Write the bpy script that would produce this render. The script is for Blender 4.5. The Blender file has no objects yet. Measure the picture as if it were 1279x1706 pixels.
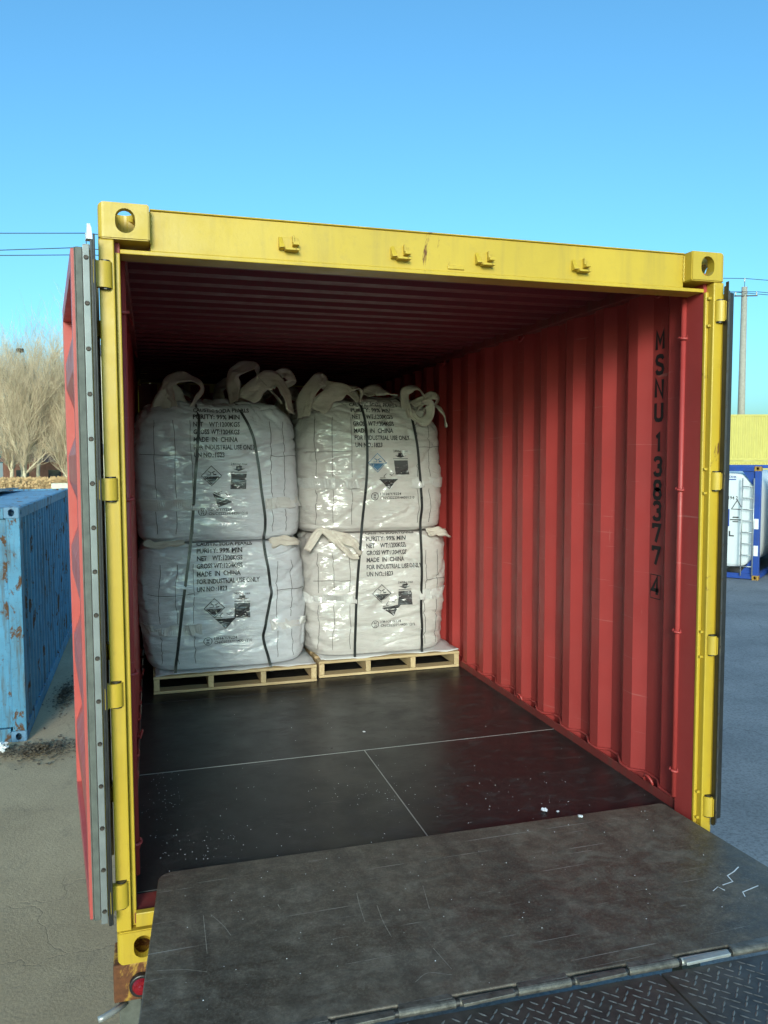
import bpy, bmesh, math, random
from mathutils import Vector, Matrix, noise
R = math.radians
PI = math.pi
S = bpy.context.scene
COL = S.collection

# ------------------------------------------------------------------ camera
cam_d = bpy.data.cameras.new('camera'); cam = bpy.data.objects.new('camera', cam_d); COL.objects.link(cam)
YAW, PIT, ROL, FPX = 0.2877, 0.0673, -0.0035, 1313.4
fw = Vector((math.sin(YAW)*math.cos(PIT), math.cos(YAW)*math.cos(PIT), -math.sin(PIT)))
rt = Vector((math.cos(YAW), -math.sin(YAW), 0)); up = rt.cross(fw)
r2 = rt*math.cos(ROL) + up*math.sin(ROL); u2 = -rt*math.sin(ROL) + up*math.cos(ROL)
M = Matrix((r2, u2, -fw)).transposed().to_4x4(); M.translation = Vector((0.1464, -2.7729, 1.7515))
cam.matrix_world = M
cam_d.sensor_fit = 'HORIZONTAL'; cam_d.sensor_width = 36.0; cam_d.lens = 36.0*FPX/1279.0
cam_d.clip_start = 0.05; cam_d.clip_end = 3000
S.camera = cam

# ------------------------------------------------------------------ sky, sun, exposure
SUN_EL, SUN_AZ = R(16.5), R(196.5)          # azimuth clockwise from +Y
wd = bpy.data.worlds.new('World'); S.world = wd; wd.use_nodes = True
wn = wd.node_tree.nodes; wl = wd.node_tree.links
sky = wn.new('ShaderNodeTexSky'); sky.sky_type = 'NISHITA'; sky.sun_disc = False
sky.sun_elevation = SUN_EL; sky.sun_rotation = SUN_AZ
sky.altitude = 0; sky.air_density = 1.0; sky.dust_density = 2.2; sky.ozone_density = 4.0
bg = wn['Background']; bg.inputs['Strength'].default_value = 0.15
tint = wn.new('ShaderNodeMix'); tint.data_type = 'RGBA'; tint.blend_type = 'MULTIPLY'; tint.inputs['Factor'].default_value = 1.0
_ti = [i for i in tint.inputs if i.type == 'RGBA']
_ti[1].default_value = (0.59, 0.965, 0.955, 1)          # the deep cyan of the winter sky
wl.new(sky.outputs['Color'], _ti[0]); wl.new([o for o in tint.outputs if o.type == 'RGBA'][0], bg.inputs['Color'])
sun_d = bpy.data.lights.new('sun', 'SUN'); sun_d.energy = 1.5; sun_d.angle = R(16); sun_d.color = (1.0, 0.93, 0.84)
sun = bpy.data.objects.new('sun', sun_d); COL.objects.link(sun)
sdir = Vector((math.sin(SUN_AZ)*math.cos(SUN_EL), math.cos(SUN_AZ)*math.cos(SUN_EL), math.sin(SUN_EL)))
sun.rotation_euler = sdir.to_track_quat('Z', 'Y').to_euler(); sun.location = sdir*60
S.view_settings.view_transform = 'Standard'; S.view_settings.look = 'None'
S.view_settings.gamma = 1; S.view_settings.exposure = 0.95
S.view_settings.use_curve_mapping = False
S.cycles.max_bounces = 8; S.cycles.diffuse_bounces = 5; S.cycles.glossy_bounces = 3
S.cycles.sample_clamp_indirect = 6.0

random.seed(11)
GZ = -1.35            # yard level; z = 0 is the underside of the open container

# ------------------------------------------------------------------ materials
def nd(t, kind, **kw):
    n = t.nodes.new(kind)
    for k, v in kw.items(): setattr(n, k, v)
    return n
def coords(t, scale=(1,1,1), rot=(0,0,0), src='Object'):
    tc = nd(t, 'ShaderNodeTexCoord'); mp = nd(t, 'ShaderNodeMapping')
    t.links.new(tc.outputs[src], mp.inputs['Vector'])
    mp.inputs['Scale'].default_value = scale; mp.inputs['Rotation'].default_value = rot
    return mp.outputs['Vector']
def noi(t, vec, scale, detail=6, rough=0.6, dist=0.0):
    n = nd(t, 'ShaderNodeTexNoise'); n.inputs['Scale'].default_value = scale
    n.inputs['Detail'].default_value = detail; n.inputs['Roughness'].default_value = rough
    n.inputs['Distortion'].default_value = dist
    t.links.new(vec, n.inputs['Vector']); return n.outputs['Fac']
def ramp(t, fac, stops):
    r = nd(t, 'ShaderNodeValToRGB'); e = r.color_ramp.elements
    while len(e) < len(stops): e.new(0.5)
    for i, (p, c) in enumerate(stops):
        e[i].position = p; e[i].color = (c, c, c, 1) if not isinstance(c, tuple) else (c[0], c[1], c[2], 1)
    t.links.new(fac, r.inputs['Fac']); return r.outputs['Color']
def mix(t, fac, a, b, blend='MIX'):
    m = nd(t, 'ShaderNodeMix', data_type='RGBA', blend_type=blend)
    if isinstance(fac, (int, float)): m.inputs['Factor'].default_value = fac
    else: t.links.new(fac, m.inputs['Factor'])
    for s, v in (('A', a), ('B', b)):
        sock = [i for i in m.inputs if i.name == s and i.type == 'RGBA'][0]
        if isinstance(v, tuple): sock.default_value = (v[0], v[1], v[2], 1)
        else: t.links.new(v, sock)
    return [o for o in m.outputs if o.type == 'RGBA'][0]
def math_n(t, op, a, b):
    m = nd(t, 'ShaderNodeMath', operation=op)
    for i, v in enumerate((a, b)):
        if isinstance(v, (int, float)): m.inputs[i].default_value = v
        else: t.links.new(v, m.inputs[i])
    return m.outputs[0]
def bump(t, h, strength, dist=0.01):
    b = nd(t, 'ShaderNodeBump'); b.inputs['Strength'].default_value = strength; b.inputs['Distance'].default_value = dist
    t.links.new(h, b.inputs['Height']); return b.outputs['Normal']
def new_mat(name):
    m = bpy.data.materials.new(name); m.use_nodes = True
    t = m.node_tree; return m, t, t.nodes['Principled BSDF']
def setc(t, p, key, v):
    if isinstance(v, tuple): p.inputs[key].default_value = (v[0], v[1], v[2], 1)
    elif isinstance(v, (int, float)): p.inputs[key].default_value = v
    else: t.links.new(v, p.inputs[key])

def paint(name, col, rough=0.42, var=0.22, rust=0.0, rust_col=(0.10, 0.035, 0.012), dirt=0.15, streak=True, scale=1.0,
          dirt_col=(0.09, 0.075, 0.06), bmp=0.15, scuff=None):
    """weathered paint on steel: tone drift, vertical streaks, chips of rust"""
    m, t, p = new_mat(name)
    v = coords(t)
    n1 = noi(t, v, 2.2*scale, 5)
    c = mix(t, ramp(t, n1, [(0.3, 0.0), (0.7, 1.0)]), tuple(x*(1-var) for x in col), tuple(min(1, x*(1+var*0.6)) for x in col))
    if streak:
        vs = coords(t, (9*scale, 9*scale, 0.7*scale)); n2 = noi(t, vs, 2.0, 6, 0.65)
        f = math_n(t, 'MULTIPLY', ramp(t, n2, [(0.5, 0.0), (0.75, 1.0)]), dirt*2)
        c = mix(t, f, c, dirt_col)
    n3 = noi(t, v, 30*scale, 6, 0.7)
    f3 = math_n(t, 'MULTIPLY', ramp(t, n3, [(0.56, 0.0), (0.72, 1.0)]), dirt)
    c = mix(t, f3, c, dirt_col)
    if scuff:
        sf = ramp(t, noi(t, coords(t, (3, 26, 3.2)), 1.3, 6, 0.7, 0.3), [(0.66, 0.0), (0.74, 1.0)])
        sl = ramp(t, noi(t, coords(t, (3, 2.0, 75), (0.12, 0, 0)), 1.0, 3, 0.5, 0.2), [(0.70, 0.0), (0.72, 1.0)])
        c = mix(t, math_n(t, 'MULTIPLY', math_n(t, 'MAXIMUM', sf, sl), 0.38), c, scuff)
    rr = ramp(t, noi(t, v, 11*scale, 4), [(0.3, rough-0.08), (0.7, rough+0.12)])
    if rust > 0:
        nr = noi(t, coords(t, (1, 1, 0.55)), 5.0*scale, 9, 0.72, 0.4)
        fr = ramp(t, nr, [(0.66-rust*0.22, 0.0), (0.70-rust*0.22, 1.0)])
        rc = mix(t, noi(t, v, 55*scale, 5), tuple(x*0.4 for x in rust_col), tuple(min(1, x*2.0) for x in rust_col))
        c = mix(t, fr, c, rc); rr = mix(t, fr, rr, (0.85, 0.85, 0.85))
        h = math_n(t, 'SUBTRACT', noi(t, v, 90*scale, 4), math_n(t, 'MULTIPLY', fr, 0.6))
    else:
        h = noi(t, v, 70*scale, 4)
    setc(t, p, 'Base Color', c); setc(t, p, 'Roughness', rr)
    setc(t, p, 'Normal', bump(t, h, bmp, 0.003))
    return m
def plain(name, col, rough=0.6, metal=0.0, var=0.2, scale=20.0, bmp=0.2, spec=0.5):
    m, t, p = new_mat(name); v = coords(t)
    n = noi(t, v, scale, 6, 0.65)
    c = mix(t, ramp(t, n, [(0.3, 0.0), (0.7, 1.0)]), tuple(x*(1-var) for x in col), tuple(min(1, x*(1+var)) for x in col))
    setc(t, p, 'Base Color', c); setc(t, p, 'Roughness', ramp(t, noi(t, v, scale*0.6), [(0.3, max(0.03, rough-0.1)), (0.7, min(1, rough+0.1))]))
    p.inputs['Metallic'].default_value = metal; p.inputs['Specular IOR Level'].default_value = spec
    setc(t, p, 'Normal', bump(t, noi(t, v, scale*3, 5), bmp, 0.004))
    return m

MT = {}
MT['yellow'] = paint('yellow_paint', (0.51, 0.338, 0.028), 0.42, 0.13, 0.20, dirt=0.11)
MT['yellow_rusty'] = paint('rusty_yellow_paint', (0.42, 0.23, 0.03), 0.6, 0.35, 0.78, dirt=0.35)
MT['roof_red_shaded'] = paint('roof_red_shaded_paint', (0.17, 0.026, 0.034), 0.5, 0.15, 0.0, dirt=0.15)  # interior red darkened: dimness under the roof painted in
MT['red'] = paint('red_paint', (0.38, 0.047, 0.043), 0.46, 0.12, 0.0, dirt=0.025, dirt_col=(0.30, 0.16, 0.14), scuff=(0.50, 0.22, 0.19))
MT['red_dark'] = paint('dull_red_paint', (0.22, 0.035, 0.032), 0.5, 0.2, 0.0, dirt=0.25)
MT['door_red'] = paint('door_red_paint', (0.43, 0.075, 0.065), 0.40, 0.10, 0.0, dirt=0.06, dirt_col=(0.4, 0.22, 0.18))
MT['blue'] = paint('blue_container_paint', (0.05, 0.20, 0.34), 0.55, 0.30, 0.46, (0.065, 0.030, 0.012), dirt=0.60, dirt_col=(0.045, 0.05, 0.045))
MT['blue_grey'] = paint('blue_grey_paint', (0.10, 0.22, 0.36), 0.55, 0.25, 0.34, (0.10, 0.05, 0.02), dirt=0.35)
MT['tank_blue'] = paint('tank_blue_paint', (0.015, 0.06, 0.30), 0.45, 0.2, 0.1, dirt=0.15)
MT['tank_white'] = paint('white_cladding', (0.68, 0.70, 0.70), 0.45, 0.05, 0.0, dirt=0.12, dirt_col=(0.3, 0.28, 0.25))
MT['far_yellow'] = paint('far_yellow_paint', (0.50, 0.42, 0.10), 0.5, 0.06, 0.0, dirt=0.05)
MT['black_rubber'] = plain('black_rubber', (0.014, 0.014, 0.015), 0.42, 0, 0.3, 30, 0.15)
MT['grey_rubber'] = plain('grey_rubber', (0.10, 0.105, 0.09), 0.6, 0, 0.25, 30, 0.15)
MT['strip'] = plain('retaining_strip', (0.24, 0.25, 0.245), 0.40, 0.35, 0.12, 12, 0.08)
MT['strip_shaded'] = plain('retaining_strip_shaded', (0.05, 0.05, 0.055), 0.4, 0.2, 0.2, 12, 0.08)  # same strip for the right door, its shade painted in
MT['rivet'] = plain('rivet_steel', (0.07, 0.055, 0.045), 0.5, 0.6, 0.4, 60, 0.3)
MT['black_ink'] = plain('black_ink', (0.012, 0.012, 0.013), 0.55, 0, 0.3, 60, 0.05)
def m_ink(name, col, wear_glare):
    m, t, p = new_mat(name); v = coords(t)
    f = ramp(t, noi(t, v, 38, 7, 0.75), [(wear_glare-.05, 1.0), (wear_glare+.03, 0.0)])
    f2 = ramp(t, noi(t, coords(t, (6, 6, 40)), 1.6, 5, 0.7), [(0.60, 0.0), (0.72, 0.8)])  # pale patches and streaks paint in film glare along with worn ink
    c = mix(t, math_n(t, 'MAXIMUM', f, f2), col, (0.50, 0.48, 0.46)); setc(t, p, 'Base Color', c); p.inputs['Roughness'].default_value = 0.6
    p.inputs['Coat Weight'].default_value = .9; p.inputs['Coat Roughness'].default_value = .15; p.inputs['Coat IOR'].default_value = 1.8
    h = noi(t, coords(t, (3.0, 3.0, 26), (0, 0.10, 0)), 1.0, 3, 0.55, 0.7); t.links.new(bump(t, h, 1.0, 0.03), p.inputs['Coat Normal'])
    return m
MT['bag_ink'] = m_ink('bag_print_black', (0.020, 0.020, 0.022), 0.40)
MT['bag_ink_blue'] = m_ink('bag_print_blue', (0.06, 0.17, 0.30), 0.40)
MT['bag_ink_grey'] = m_ink('bag_print_grey', (0.040, 0.039, 0.042), 0.36)
MT['grey_ink'] = plain('grey_ink', (0.035, 0.034, 0.036), 0.6, 0, 0.4, 80, 0.05)
MT['blue_ink'] = plain('blue_ink', (0.05, 0.16, 0.30), 0.55, 0, 0.3, 60, 0.05)
MT['strap'] = plain('black_strap', (0.012, 0.013, 0.014), 0.35, 0, 0.2, 60, 0.1)
MT['thread'] = plain('dark_thread', (0.10, 0.095, 0.09), 0.8, 0, 0.2, 60, 0.1)
MT['white_print'] = plain('white_print', (0.75, 0.75, 0.75), 0.6, 0, 0.1, 60, 0.05)
MT['orange_print'] = plain('orange_print', (0.60, 0.09, 0.02), 0.6, 0, 0.1, 60, 0.05)
MT['navy_print'] = plain('navy_print', (0.01, 0.05, 0.28), 0.6, 0, 0.1, 60, 0.05)
MT['galv'] = plain('galvanised_steel', (0.40, 0.41, 0.40), 0.4, 0.5, 0.15, 20, 0.1)
MT['worn_steel'] = plain('worn_hinge_steel', (0.13, 0.12, 0.105), 0.45, 0.4, 0.5, 30, 0.35)
MT['dark_steel'] = plain('dark_steel', (0.045, 0.043, 0.042), 0.5, 0.5, 0.35, 25, 0.3)
MT['tyre'] = plain('tyre_rubber', (0.018, 0.018, 0.018), 0.75, 0, 0.3, 40, 0.3)
MT['lamp_red'] = plain('tail_lamp_red', (0.20, 0.008, 0.014), 0.2, 0, 0.15, 60, 0.1)
MT['concrete_pole'] = plain('pole_concrete', (0.36, 0.33, 0.27), 0.8, 0, 0.15, 6, 0.2)
MT['wire'] = plain('wire_black', (0.03, 0.035, 0.045), 0.6, 0, 0.1, 5, 0.0)
MT['insul'] = plain('porcelain', (0.6, 0.58, 0.55), 0.3, 0, 0.1, 20, 0.0)
MT['bark'] = plain('pale_bark', (0.62, 0.52, 0.36), 0.85, 0, 0.25, 8, 0.4)  # bark, twig and brush bases lifted to paint in full sun
MT['twig'] = plain('dry_twigs', (0.50, 0.39, 0.26), 0.85, 0, 0.35, 0.8, 0.2)
MT['brush'] = plain('dry_brush', (0.50, 0.33, 0.17), 0.9, 0, 0.4, 1.5, 0.2)
MT['nest'] = plain('nest_twigs', (0.05, 0.045, 0.04), 0.9, 0, 0.3, 30, 0.3)
MT['cream'] = plain('cream_render', (0.62, 0.55, 0.42), 0.85, 0, 0.08, 1.5, 0.2)
MT['grey_roof'] = plain('grey_roof', (0.20, 0.20, 0.21), 0.7, 0, 0.15, 3, 0.2)
MT['brick_far'] = plain('red_brick_far', (0.34, 0.15, 0.10), 0.9, 0, 0.25, 2, 0.2)
MT['glass'] = plain('dark_window_glass', (0.03, 0.04, 0.05), 0.08, 0, 0.1, 2, 0.0)
MT['warehouse'] = plain('warehouse_cladding', (0.72, 0.68, 0.58), 0.6, 0, 0.06, 0.6, 0.1)
MT['scratch'] = plain('bare_scratch', (0.24, 0.215, 0.18), 0.5, 0.2, 0.4, 60, 0.1)
MT['liner'] = plain('white_liner', (0.70, 0.70, 0.70), 0.5, 0, 0.06, 12, 0.2)
MT['plastic'] = plain('white_plastic', (0.72, 0.74, 0.78), 0.35, 0, 0.06, 40, 0.5)
MT['tarp'] = plain('black_tarpaulin', (0.018, 0.02, 0.024), 0.4, 0, 0.3, 14, 0.5)
MT['leaves'] = plain('dead_leaves', (0.10, 0.075, 0.05), 0.9, 0, 0.6, 30, 0.5)
MT['block'] = plain('pale_concrete_block', (0.60, 0.56, 0.44), 0.9, 0, 0.12, 5, 0.3)

def m_floor():
    m, t, p = new_mat('phenolic_plywood'); v = coords(t)
    big = noi(t, v, 1.4, 5); fine = noi(t, coords(t, (3, 55, 3)), 4.0, 7, 0.7)
    c = mix(t, big, (0.009, 0.0095, 0.0105), (0.024, 0.0235, 0.0235))
    sc = ramp(t, math_n(t, 'MULTIPLY', fine, noi(t, v, 2.6, 6, 0.7)), [(0.30, 0.0), (0.42, 1.0)])
    c = mix(t, math_n(t, 'MULTIPLY', sc, 0.30), c, (0.13, 0.125, 0.12))
    sp = ramp(t, noi(t, v, 160, 2), [(0.715, 0.0), (0.74, 1.0)])
    spm = math_n(t, 'MULTIPLY', sp, ramp(t, noi(t, v, 3.5, 4), [(0.5, 0.0), (0.62, 1.0)]))
    c = mix(t, math_n(t, 'MULTIPLY', spm, 0.7), c, (0.5, 0.5, 0.5))
    sm = ramp(t, noi(t, coords(t, (2.2, 5, 2)), 3.3, 8, 0.75, 0.6), [(0.52, 0.0), (0.72, 1.0)])
    c = mix(t, math_n(t, 'MULTIPLY', sm, 0.30), c, (0.15, 0.145, 0.14))
    for rz_s, th_s in ((0.2, 0.70), (1.3, 0.70)):
        ln = ramp(t, noi(t, coords(t, (1.0, 80, 3), (0, 0, rz_s)), 1.0, 3, 0.5, 0.25), [(th_s, 0.0), (th_s+0.02, 1.0)])
        c = mix(t, math_n(t, 'MULTIPLY', math_n(t, 'MULTIPLY', ln, ramp(t, noi(t, v, 3.1, 3), [(0.5, 0.0), (0.6, 1.0)])), 0.35), c, (0.30, 0.29, 0.28))
    setc(t, p, 'Base Color', c)
    setc(t, p, 'Roughness', mix(t, sm, ramp(t, noi(t, v, 4, 6), [(0.3, 0.27), (0.7, 0.44)]), (0.62, 0.62, 0.62))); p.inputs['Specular IOR Level'].default_value = 0.28
    setc(t, p, 'Normal', bump(t, noi(t, coords(t, (260, 60, 60)), 1.0, 3), 0.10, 0.002))
    return m
MT['floor'] = m_floor()

def m_lip():
    m, t, p = new_mat('worn_steel_plate'); v = coords(t)
    big = noi(t, v, 1.7, 6, 0.65)
    c = mix(t, ramp(t, big, [(0.35, 0.0), (0.68, 1.0)]), (0.056, 0.042, 0.030), (0.140, 0.108, 0.080))
    red = ramp(t, noi(t, v, 2.3, 5, 0.6, 0.3), [(0.54, 0.0), (0.68, 1.0)])
    c = mix(t, math_n(t, 'MULTIPLY', red, 0.55), c, (0.085, 0.042, 0.034))
    dust = ramp(t, noi(t, coords(t, (3, 5, 3), (0, 0, 0.5)), 2.0, 10, 0.80, 0.8), [(0.44, 0.0), (0.70, 1.0)])
    c = mix(t, math_n(t, 'MULTIPLY', dust, 0.55), c, (0.30, 0.262, 0.205))
    trk = ramp(t, noi(t, coords(t, (5.5, 0.5, 1), (0, 0, 0.12)), 1.0, 4, 0.6, 0.3), [(0.48, 0.0), (0.62, 1.0)])
    c = mix(t, math_n(t, 'MULTIPLY', trk, 0.50), c, (0.035, 0.027, 0.021))
    gr = ramp(t, noi(t, v, 120, 6, 0.8), [(0.46, 0.0), (0.68, 1.0)])
    c = mix(t, math_n(t, 'MULTIPLY', gr, 0.42), c, (0.27, 0.245, 0.20))
    bl = ramp(t, noi(t, v, 14, 8, 0.78, 0.4), [(0.40, 0.0), (0.62, 1.0)])
    c = mix(t, math_n(t, 'MULTIPLY', bl, 0.55), c, (0.040, 0.034, 0.028))
    for i, (rz, sx, pos) in enumerate(((0.35, 0.8, 0.70), (-0.6, 1.2, 0.70), (1.25, 1.0, 0.69), (1.75, 0.7, 0.70))):
        s = ramp(t, noi(t, coords(t, (sx, 95, 3), (0, 0, rz)), 1.0, 3, 0.5, 0.2), [(pos, 0.0), (pos+0.02, 1.0)])
        brk = ramp(t, noi(t, v, 4.0+i, 3), [(0.52, 0.0), (0.60, 1.0)])
        c = mix(t, math_n(t, 'MULTIPLY', math_n(t, 'MULTIPLY', s, brk), 0.6), c, (0.42, 0.40, 0.36))
    sp = ramp(t, noi(t, v, 75, 2), [(0.765, 0.0), (0.78, 1.0)])
    c = mix(t, math_n(t, 'MULTIPLY', sp, 0.6), c, (0.55, 0.55, 0.53))
    setc(t, p, 'Base Color', c); p.inputs['Metallic'].default_value = 0.1
    setc(t, p, 'Roughness', mix(t, dust, ramp(t, big, [(0.3, 0.38), (0.7, 0.55)]), (0.72, 0.72, 0.72)))
    h = math_n(t, 'ADD', noi(t, v, 60, 6, 0.7), math_n(t, 'MULTIPLY', big, 2.0))
    setc(t, p, 'Normal', bump(t, h, 0.25, 0.004))
    return m
MT['lip'] = m_lip()
MT['deck'] = plain('checker_plate_steel', (0.080, 0.070, 0.062), 0.42, 0.45, 0.4, 14, 0.25)
MT['tread'] = plain('checker_tread_steel', (0.20, 0.18, 0.16), 0.34, 0.6, 0.4, 30, 0.2)

def m_wood(name, a, b):
    m, t, p = new_mat(name)
    info = nd(t, 'ShaderNodeObjectInfo')
    tc = nd(t, 'ShaderNodeTexCoord'); mp = nd(t, 'ShaderNodeMapping'); t.links.new(tc.outputs['Object'], mp.inputs['Vector'])
    mp.inputs['Scale'].default_value = (2.0, 24, 24)
    ad = nd(t, 'ShaderNodeVectorMath', operation='ADD'); t.links.new(mp.outputs['Vector'], ad.inputs[0])
    cb = nd(t, 'ShaderNodeCombineXYZ'); t.links.new(math_n(t, 'MULTIPLY', info.outputs['Random'], 40), cb.inputs[0]); t.links.new(cb.outputs[0], ad.inputs[1])
    n = noi(t, ad.outputs[0], 1.5, 7, 0.65, 1.2)
    c = mix(t, ramp(t, n, [(0.3, 0.0), (0.7, 1.0)]), a, b)
    c = mix(t, math_n(t, 'MULTIPLY', info.outputs['Random'], 0.35), c, tuple(x*0.55 for x in a))
    setc(t, p, 'Base Color', c); p.inputs['Roughness'].default_value = 0.75
    setc(t, p, 'Normal', bump(t, n, 0.3, 0.003)); return m
MT['wood'] = m_wood('pallet_wood', (0.46, 0.33, 0.17), (0.66, 0.51, 0.30))

def m_bag(name, a, b, film=0.75):
    """woven polypropylene under clear stretch film: the film is the coat, with its own creases"""
    m, t, p = new_mat(name); v = coords(t)
    c = mix(t, ramp(t, noi(t, v, 2.5, 6), [(0.3, 0.0), (0.7, 1.0)]), a, b)
    dirt = ramp(t, noi(t, coords(t, (1, 1, 2.5)), 4.0, 8, 0.7), [(0.52, 0.0), (0.8, 1.0)])
    c = mix(t, math_n(t, 'MULTIPLY', dirt, 0.55), c, tuple(x*0.55 for x in a))
    setc(t, p, 'Base Color', c); p.inputs['Roughness'].default_value = 0.62
    w1 = noi(t, coords(t, (420, 420, 30)), 1.0, 2); w2 = noi(t, coords(t, (5, 5, 16)), 1.0, 7, 0.62, 0.8)
    setc(t, p, 'Normal', bump(t, math_n(t, 'ADD', math_n(t, 'MULTIPLY', w1, 0.12), w2), 0.85, 0.016))
    p.inputs['Coat Weight'].default_value = film; p.inputs['Coat Roughness'].default_value = 0.13; p.inputs['Coat IOR'].default_value = 1.95
    s1 = noi(t, coords(t, (1.8, 1.8, 24), (0, 0.10, 0)), 1.0, 3, 0.55, 0.8)
    s2 = noi(t, coords(t, (7, 7, 20), (0, -0.45, 0)), 1.0, 3, 0.6, 0.9)
    calm = ramp(t, noi(t, coords(t, (1, 1, 1.6)), 2.6, 3), [(0.42, 0.12), (0.64, 1.0)])
    h = math_n(t, 'MULTIPLY', math_n(t, 'ADD', s1, math_n(t, 'MULTIPLY', s2, 0.55)), calm)
    setc(t, p, 'Coat Weight', ramp(t, noi(t, coords(t, (1.5, 1.5, 2.2)), 1.9, 4), [(0.35, film*0.35), (0.65, film)]))
    cn = bump(t, h, 1.0, 0.026); t.links.new(cn, p.inputs['Coat Normal'])
    return m
MT['bag'] = m_bag('woven_bag_film_cool_shade', (0.50, 0.51, 0.55), (0.65, 0.66, 0.695), 0.8)  # left bags: cool shade tint painted into the fabric colour
MT['bag_warm_lit'] = m_bag('woven_bag_film_warm_lit', (0.45, 0.42, 0.40), (0.585, 0.55, 0.525), 0.8)  # right bags: same fabric with warm light painted in
MT['loop'] = m_bag('webbing_loop', (0.46, 0.41, 0.355), (0.62, 0.56, 0.49), 0.12)
MT['belt'] = m_bag('webbing_belt', (0.50, 0.485, 0.475), (0.61, 0.595, 0.58), 0.8)

def m_ground():
    m, t, p = new_mat('yard_surface'); v = coords(t)
    sep = nd(t, 'ShaderNodeSeparateXYZ'); t.links.new(v, sep.inputs[0])
    # concrete (west) and asphalt (east)
    cb = mix(t, ramp(t, noi(t, v, 0.5, 7, 0.65), [(0.3, 0.0), (0.7, 1.0)]), (0.36, 0.262, 0.16), (0.56, 0.43, 0.28))
    cb = mix(t, math_n(t, 'MULTIPLY', ramp(t, noi(t, v, 55, 6, 0.75), [(0.45, 0.0), (0.7, 1.0)]), 0.35), cb, (0.08, 0.075, 0.065))
    cb = mix(t, math_n(t, 'MULTIPLY', ramp(t, noi(t, v, 2.1, 8, 0.75, 0.5), [(0.55, 0.0), (0.72, 1.0)]), 0.5), cb, (0.10, 0.092, 0.08))
    vo = nd(t, 'ShaderNodeTexVoronoi', feature='DISTANCE_TO_EDGE'); vo.inputs['Scale'].default_value = 0.33
    wob = nd(t, 'ShaderNodeVectorMath', operation='ADD'); t.links.new(v, wob.inputs[0])
    nn = nd(t, 'ShaderNodeTexNoise'); nn.inputs['Scale'].default_value = 1.5; nn.inputs['Detail'].default_value = 6; t.links.new(v, nn.inputs['Vector'])
    t.links.new(nn.outputs['Color'], wob.inputs[1]); t.links.new(wob.outputs[0], vo.inputs['Vector'])
    crack = ramp(t, vo.outputs['Distance'], [(0.0, 1.0), (0.003, 0.0)])
    cb = mix(t, math_n(t, 'MULTIPLY', crack, 0.25), cb, (0.05, 0.045, 0.04))
    ab = mix(t, ramp(t, noi(t, v, 0.8, 7, 0.7), [(0.3, 0.0), (0.7, 1.0)]), (0.16, 0.172, 0.19), (0.27, 0.285, 0.305))
    ab = mix(t, math_n(t, 'MULTIPLY', ramp(t, noi(t, v, 38, 5, 0.7), [(0.45, 0.0), (0.7, 1.0)]), 0.6), ab, (0.035, 0.038, 0.042))
    ab = mix(t, math_n(t, 'MULTIPLY', ramp(t, noi(t, v, 90, 3), [(0.60, 0.0), (0.7, 1.0)]), 0.5), ab, (0.26, 0.26, 0.26))
    ab = mix(t, math_n(t, 'MULTIPLY', crack, 0.5), ab, (0.02, 0.02, 0.02))
    edge = math_n(t, 'ADD', sep.outputs['X'], math_n(t, 'MULTIPLY', noi(t, v, 0.8, 5), 1.2))
    f = ramp(t, math_n(t, 'MULTIPLY', math_n(t, 'SUBTRACT', edge, 1.4), 2.0), [(0.0, 0.0), (1.0, 1.0)])
    c = mix(t, f, cb, ab)
    far = ramp(t, math_n(t, 'MULTIPLY', math_n(t, 'SUBTRACT', sep.outputs['Y'], 28), 0.2), [(0.0, 0.0), (1.0, 1.0)])  # paler far yard: sunlight painted into the ground colour
    c = mix(t, math_n(t, 'MULTIPLY', far, 0.8), c, (0.62, 0.55, 0.40))
    setc(t, p, 'Base Color', c); p.inputs['Roughness'].default_value = 0.85
    h = math_n(t, 'ADD', noi(t, v, 45, 6, 0.75), math_n(t, 'MULTIPLY', crack, -0.25))
    setc(t, p, 'Normal', bump(t, h, 0.6, 0.012)); return m
MT['ground'] = m_ground()

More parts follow.
